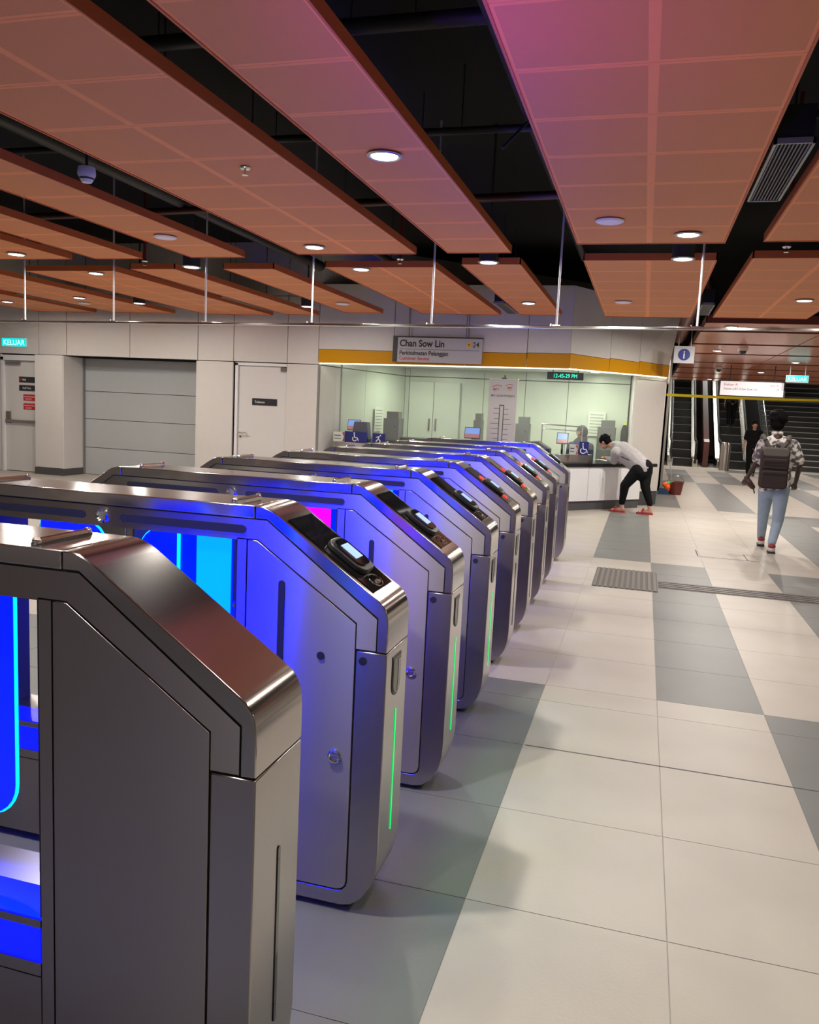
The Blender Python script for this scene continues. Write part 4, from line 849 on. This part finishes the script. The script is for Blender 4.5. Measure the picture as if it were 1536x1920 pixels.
# --- customer bending over the counter
def person1():
    fl_, fr_ = at(1163,958,2,0), at(1212,964,2,0)
    o = Vector((fr_.x, fr_.y, 0))
    g = empty('person', tuple(o), 'person in pale grey hooded jacket, black trousers and red slippers bending over the counter', 'person')
    def P(u, v, y): return at(u, v, 1, y)-o
    hip = P(1205,880,14.33); hL, hR = hip+Vector((-.07,-.07,-.01)), hip+Vector((.05,.07,-.01))
    ch = P(1166,848,14.52); nk = P(1150,837,14.62); hd = P(1134,829,14.70)
    aL = P(1166,948,14.27); kL = P(1172,910,14.24); aR = P(1218,950,14.24); kR = P(1210,912,14.30)
    sL, sR = ch+Vector((-.10,-.14,.0)), ch+Vector((.07,.15,.03)); eL = P(1152,864,14.50); wL = P(1137,859,14.60); eR = eL+Vector((.08,.22,.0)); wR = wL+Vector((.06,.15,0))
    fw_ = Vector((-.72,.30,-.55)).normalized(); up_ = Vector((-.5,.3,.8))
    SK = mat('skin_tan', (.50,.27,.19), .5)
    b = MB(); T, R = head(b, hd, fw_, up_, .98)
    limb(b, [hd-fw_*.04-Vector((0,0,.03)), nk, ch], [.05,.052,.1]); limb(b, [hip, (hip+ch)/2, ch], [.13,.12,.13])
    for s_, e_, w_ in ((sL,eL,wL),(sR,eR,wR)):
        limb(b, [ch, s_, e_, w_], [.07,.05,.036,.024]); hand(b, w_, (w_-e_).normalized()+Vector((-.2,.1,-.15)), 1, .35, (0,0,-1), .95)
    for h_, k_, a_ in ((hL,kL,aL),(hR,kR,aR)):
        limb(b, [hip, h_, k_, a_], [.1,.08,.055,.036]); limb(b, [a_, Vector((a_.x+.02,a_.y,.05)), Vector((a_.x-.10,a_.y+.02,.045)), Vector((a_.x-.16,a_.y+.03,.036))], [.036,.036,.032,.022])
        for q_ in range(5): limb(b, [Vector((a_.x-.15,a_.y+.055-.02*q_,.036)), Vector((a_.x-.185+.006*q_,a_.y+.058-.02*q_,.032))], [.011,.010], n=6)
    fuse(b, 'body', SK, g, vox=.011, sm=3); eyes(T, R, g, .98); hair_cap(T, R, g, HAIRB, 1.02, back=1)
    JK = mat('jacket_grey', (.37,.345,.35), .7, noise=.28, nscale=30, bump=.5)
    j = MB(); limb(j, [hip+Vector((0,0,.02)), (hip*.5+ch*.5)+Vector((.01,0,.03)), ch+Vector((.01,0,.02))], [.165,.175,.17]); limb(j, [ch, sL], [.13,.085]); limb(j, [ch, sR], [.13,.085])
    limb(j, [sL,eL,(eL*.35+wL*.65)], [.085,.068,.05]); limb(j, [sR,eR,(eR*.35+wR*.65)], [.085,.068,.05]); j.ell(nk+Vector((.05,.0,.05)), (.10,.09,.05)); j.ell(nk+Vector((.03,0,.02)),(.08,.08,.06)); j.ell(hip+Vector((-.10,-.0,-.05)), (.11,.13,.09))
    jo = fuse(j, 'jacket', JK, g, vox=.012, sm=4)
    q1_, q2_ = P(1165,856,14.28)+Vector((0,.0,0)), P(1180,863,14.24); MB().tube(q1_, q2_, .008, n=6).build('pocket_zip', BLACKPL, jo)
    TR = mat('trousers_black', (.006,.006,.0065), .75, noise=.3, bump=.3, spec=.1)
    t_ = MB(); limb(t_, [hip+Vector((.02,0,.03)), hip+Vector((.0,0,-.05))], [.155,.15]); limb(t_, [hL+Vector((0,0,-.03)), hip+Vector((0,0,-.09)), hR+Vector((0,0,-.03))], [.125,.12,.125]); 
    for h_, k_, a_ in ((hL,kL,aL),(hR,kR,aR)): limb(t_, [h_, k_, a_+Vector((0,0,.05))], [.118,.082,.052])
    fuse(t_, 'trousers', TR, g, vox=.012, sm=4)
    SL = mat('slipper_red', (.42,.02,.025), .5)
    for a_ in (aL, aR):
        s_ = MB(); s_.prism([(.06,-.045),(.07,0),(.06,.045),(-.1,.055),(-.19,.045),(-.21,.0),(-.19,-.04),(-.1,-.05)], 0, .028, 'z')
        s_.path([(-.09+.0,-.05,.02),(-.1,-.035,.07),(-.1,0,.088),(-.1,.035,.07),(-.09,.055,.02)], .018, 8)
        s_.build('slipper', SL, g, smooth=50, off=(a_.x, a_.y+.015, 0)).rotation_euler = (0,0,-.12)
person1()
# --- person walking away with the backpack
def person2():
    fr_, fl_ = Vector((1.69,11.05,0)), Vector((1.60,11.62,0)); o = Vector((1.66,11.3,0))
    g = empty('person', tuple(o), 'person walking away in patterned shirt and light blue jeans with a dark backpack', 'person')
    def P(u, v, y): return at(u, v, 1, y)-o
    hip = P(1452,912,11.3); ch = P(1457,842,11.28); nk = P(1458,812,11.28); hd = P(1458,792,11.32)
    hL, hR = hip+Vector((-.085,.02,-.02)), hip+Vector((.085,-.02,-.02))
    kL, aL = P(1431,968,11.50), P(1427,1010,11.62); kR, aR = P(1459,975,11.22), P(1447,1021,11.05)
    sL, sR = P(1433,833,11.3), P(1487,836,11.26); eL, wL = P(1418,868,11.3), P(1403,893,11.36); eR, wR = P(1500,872,11.26), P(1492,905,11.42)
    SK = mat('skin_dark', (.055,.028,.018), .45)
    b = MB(); T, R = head(b, hd, (.08,1,-.02), (0,0,1), 1.0)
    limb(b, [hd-Vector((0,.02,.06)), nk, ch], [.052,.055,.12]); limb(b, [hip, (hip+ch)/2, ch], [.12,.105,.13])
    for s_, e_, w_, sd_ in ((sL,eL,wL,1),(sR,eR,wR,-1)):
        limb(b, [ch+Vector((0,0,.03)), s_, e_, w_], [.08,.055,.038,.026]); hand(b, w_, (w_-e_), sd_, .45, (0,1,-.1) if sd_>0 else (0,1,0), 1.0)
    for h_, k_, a_ in ((hL,kL,aL),(hR,kR,aR)): limb(b, [hip, h_, k_, a_, Vector((a_.x,a_.y+.1,.05))], [.1,.09,.06,.04,.03])
    fuse(b, 'body', SK, g, vox=.012, sm=3); eyes(T, R, g); hair_cap(T, R, g, HAIRB, 1.12, curly=True, back=1)
    SH = mat('shirt_print', (.3,.26,.25), .7, bump=.2); nt = SH.node_tree
    vo = nt.nodes.new('ShaderNodeTexNoise'); vo.inputs['Scale'].default_value = 17; vo.inputs['Detail'].default_value = 1; cr = nt.nodes.new('ShaderNodeValToRGB')
    cr.color_ramp.elements[0].color = (.10,.085,.09,1); cr.color_ramp.elements[1].color = (.72,.68,.64,1); cr.color_ramp.elements[0].position = .42; cr.color_ramp.elements[1].position = .56; cr.color_ramp.interpolation = 'CONSTANT' if 0 else 'LINEAR'
    nt.links.new(nt.nodes['Texture Coordinate'].outputs['Object'], vo.inputs['Vector']); nt.links.new(vo.outputs['Fac'], cr.inputs[0]); nt.links.new(cr.outputs[0], nt.nodes['Principled BSDF'].inputs['Base Color'])
    j = MB(); 
    for dx in (-.07,0,.07): limb(j, [hip+Vector((dx,0,.0)), (hip+ch)/2+Vector((dx,0,0)), ch+Vector((dx*1.3,0,0)), ch+Vector((dx*.9,0,.07))], [.125,.12,.13,.10])
    limb(j, [ch+Vector((0,0,.06)), sL, (sL*.25+eL*.75)], [.1,.085,.078]); limb(j, [ch+Vector((0,0,.06)), sR, (sR*.25+eR*.75)], [.1,.085,.078]); j.ell(nk+Vector((0,0,-.0)), (.075,.07,.035))
    fuse(j, 'shirt', SH, g, vox=.013, sm=4)
    JE = mat('jeans_blue', (.27,.34,.42), .75, noise=.18, nscale=9, bump=.2); t_ = MB()
    for dx in (-.05,.05): limb(t_, [hip+Vector((dx,0,.04)), hip+Vector((dx,0,-.04))], [.115,.12])
    for h_, k_, a_ in ((hL,kL,aL),(hR,kR,aR)): limb(t_, [h_, k_, a_+Vector((0,0,.02))], [.105,.07,.052])
    fuse(t_, 'jeans', JE, g, vox=.013, sm=4)
    SW, SO = mat('shoe_white', (.68,.62,.58), .5), mat('shoe_red', (.25,.02,.02), .5)
    for a_, tilt in ((aL,.0),(aR,.25)):
        z0 = .005 if tilt == 0 else .0
        s_ = MB(); limb(s_, [(0,-.02,.05),(0,.10,.045),(0,.19,.035)], [.048,.045,.036]); s_.ell((0,-.03,.06),(.045,.05,.055))
        so = fuse(s_, 'shoe', SW, g, vox=.009, sm=3); so.location = (a_.x, a_.y-.02, z0); so.rotation_euler = (0,0,-.1)
        MB().prism([(-.045,-.08),(.045,-.08),(.05,.08),(.04,.2),(0,.235),(-.04,.2),(-.05,.08)], 0, .02, 'z').build('sole', BLACKPL, so); MB().ell((0,-.045,.09),(.046,.044,.032)).build('heel_collar', SO, so, smooth=60)
person2()
def backpack():
    c = at(1453,872,1,11.09); o = Vector((c.x, c.y, 0)); g = empty('backpack', (c.x, 11.09, c.z-.2), 'dark brown rectangular backpack with grey straps worn by the walking person', 'backpack')
    BP = mat('pack_brown', (.028,.014,.013), .75, noise=.2, bump=.3); BG = mat('pack_grey', (.11,.095,.08), .8)
    def rb(x0,x1,z0,z1,y0,y1,r,m,n_,b=.02): return MB().prism(rbox2(x0,x1,z0,z1,r), y0, y1).build(n_, m, g, bevel=b, seg=3)
    rb(-.165,.165,-.10,.40,-.03,.10,.05,BP,'pack_body'); rb(-.15,.15,-.09,.13,-.07,-.02,.03,BP,'front_pocket',.015); rb(-.145,.145,.15,.28,-.05,-.02,.03,BP,'upper_pocket',.012)
    MB().prism(rbox2(-.155,.155,.30,.42,.04), -.035, .1).build('top_flap', BG, g, bevel=.02, seg=3)
    MB().box(-.14,.14,-.076,-.068,.085,.092).box(-.13,.13,-.056,-.048,.235,.242).box(-.13,.13,-.056,-.048,.20,.206).build('zip', BLACKPL, g)
    MB().path([(-.03,.02,.41),(-.03,.02,.44),(0,.02,.455),(.03,.02,.44),(.03,.02,.41)], .009, 6).build('grab_loop', BLACKPL, g)
    for s_ in (-1,1): MB().path([(s_*.07,.03,.40),(s_*.13,.03,.50),(s_*.155,.10,.56),(s_*.15,.24,.53)], .028, 8).build('strap', BG, g, smooth=50)
backpack()
hc = at(1402,900,1,11.38); hg = empty('held_jacket', tuple(hc), 'small dark brown pouch dangling from the walking person\'s left hand', 'pouch')
mb = MB(); limb(mb, [(-.02,0,.03),(.02,0,-.03),(.07,0,-.085)], [.03,.045,.035]); fuse(mb, 'pouch', mat('pouch_brown', (.05,.022,.015), .5, noise=.3), hg, vox=.009); MB().path([(.08,0,-.1),(.10,0,-.17)], .008, 6).build('strap', BLACKPL, hg); hg.name = 'pouch'
# --- far figures
def simple_person(base, face, lab, SK, top, bot, h=1.7, arms=True, bag=False, z0=0, rz=0):
    g = empty('person', (base[0], base[1], z0), lab, 'person', rz=rz); s = h/1.72
    V = lambda x,y,z: Vector((x,y,z))*s
    b = MB(); T, R = head(b, V(0,0,1.58), (0,-1 if face else 1,-.08), (0,0,1), s)
    limb(b, [V(0,0,1.52), V(0,0,1.42), V(0,0,1.28), V(0,0,1.08), V(0,0,.92)], [.05*s,.055*s,.12*s,.11*s,.12*s])
    for q_ in (-1,1):
        limb(b, [V(q_*.05,0,1.34), V(q_*.18,0,1.36), V(q_*.24,.02,1.08), V(q_*.26,-.06 if face else .06,.86)], [.08*s,.055*s,.038*s,.025*s]); hand(b, V(q_*.26,-.06 if face else .06,.86), (0,-.1,-1), q_, .25, (-q_,0,0), s)
        y_ = q_*.14; limb(b, [V(0,0,.95), V(q_*.09,0,.88), V(q_*.09,y_*.5-.02*(1 if face else -1),.48), V(q_*.09,y_,.08)], [.1*s,.09*s,.06*s,.04*s])
    fuse(b, 'body', SK, g, vox=.014, sm=3); eyes(T, R, g, s); hair_cap(T, R, g, HAIRB, s)
    j = MB()
    for dx in (-.06,0,.06): limb(j, [V(dx,0,.93), V(dx,0,1.15), V(dx*1.4,0,1.32)], [.125*s,.12*s,.12*s])
    for q_ in (-1,1): limb(j, [V(q_*.05,0,1.35), V(q_*.18,0,1.36), V(q_*.22,.01,1.17)], [.09*s,.08*s,.07*s])
    fuse(j, 'shirt', top, g, vox=.014)
    t_ = MB(); limb(t_, [V(-.05,0,.95), V(.05,0,.95)], [.13*s,.13*s])
    for q_ in (-1,1): y_ = q_*.14; limb(t_, [V(q_*.09,0,.88), V(q_*.09,y_*.5-.02*(1 if face else -1),.48), V(q_*.09,y_,.12)], [.11*s,.082*s,.062*s])
    fuse(t_, 'trousers', bot, g, vox=.014)
    for q_ in (-1,1):
        s_ = MB(); d_ = -1 if face else 1; limb(s_, [(0,-.02*d_,.05),(0,.1*d_,.045),(0,.17*d_,.035)], [.048,.045,.035]); so = fuse(s_, 'shoe', BLACKPL, g, vox=.012); so.location = (q_*.09*s, q_*.14*s, -.0)
    return g
BLKC = mat('cloth_black', (.006,.006,.0065), .8, spec=.1); OLIVE = mat('cloth_charcoal', (.03,.028,.025), .8)
q = at(1408,875,1,27.2)
simple_person((q.x, 27.2), True, 'person in black T-shirt and black trousers walking toward the hall from the escalators', mat('skin_mid', (.40,.2,.13), .5), BLKC, BLKC, 1.72)
q = at(1392,800,1,32.3)
simple_person((3.08, 32.62), False, 'person in dark clothes riding up the right escalator', MATS['skin_mid'], OLIVE, BLKC, 1.7, z0=1.471)
# clerk
def clerk():
    q = at(1090,812,1,15.2); g = empty('person', (q.x, 15.2, 0), 'seated clerk in a dark headscarf and navy top behind the counter', 'person')
    b = MB(); zc = q.z; T, R = head(b, (0,0,zc), (-.6,-.8,-.15), (0,0,1), .95)
    limb(b, [(0,0,zc-.08),(0,.02,zc-.16),(0,.03,zc-.32),(0,.05,.55)], [.05,.055,.13,.14])
    for q_ in (-1,1):
        limb(b, [(0,.02,zc-.22),(q_*.17,0,zc-.24),(q_*.2,-.06,zc-.48),(q_*.1,-.26,zc-.42)], [.08,.055,.04,.026]); hand(b, (q_*.1,-.26,zc-.42), (0,-1,0), q_, .3, (0,0,-1), .9)
        limb(b, [(0,.05,.52),(q_*.1,-.02,.5),(q_*.1,-.33,.5),(q_*.1,-.33,.06),(q_*.1,-.45,.04)], [.12,.09,.06,.04,.035])
    fuse(b, 'body', MATS['skin_mid'], g); eyes(T, R, g, .95)
    s_ = MB(); s_.ell(T(0,-.03,.02),(.105,.11,.125),R); s_.ell(T(0,-.03,-.12),(.10,.09,.08),R); so = fuse(s_, 'headscarf', mat('scarf_dark', (.045,.05,.05), .7), g, sm=3)
    j = MB(); limb(j, [(0,.03,zc-.22),(0,.05,.6)], [.15,.17])
    for q_ in (-1,1): limb(j, [(0,.02,zc-.23),(q_*.17,0,zc-.24),(q_*.2,-.06,zc-.48),(q_*.13,-.2,zc-.44)], [.1,.075,.055,.042])
    fuse(j, 'top', mat('navy_cloth', (.02,.025,.06), .7), g)
    c = empty('office_chair', (q.x, 15.32, 0), 'dark office chair carrying the seated clerk', 'chair'); MB().box(-.23,.23,-.25,.23,.36,.42).build('seat', BLACKPL, c, bevel=.02); MB().box(-.2,.2,.22,.27,.5,.95).build('backrest', BLACKPL, c, bevel=.02); MB().tube((0,0,.08),(0,0,.36),.03).build('column', CHROME, c)
    for k in range(5): MB().tube((0,0,.07),(.26*math.cos(k*1.2566),.26*math.sin(k*1.2566),.05),.018).ell((.26*math.cos(k*1.2566),.26*math.sin(k*1.2566),.03),(.03,.03,.03),n=6).build('leg', BLACKPL, c)
clerk()
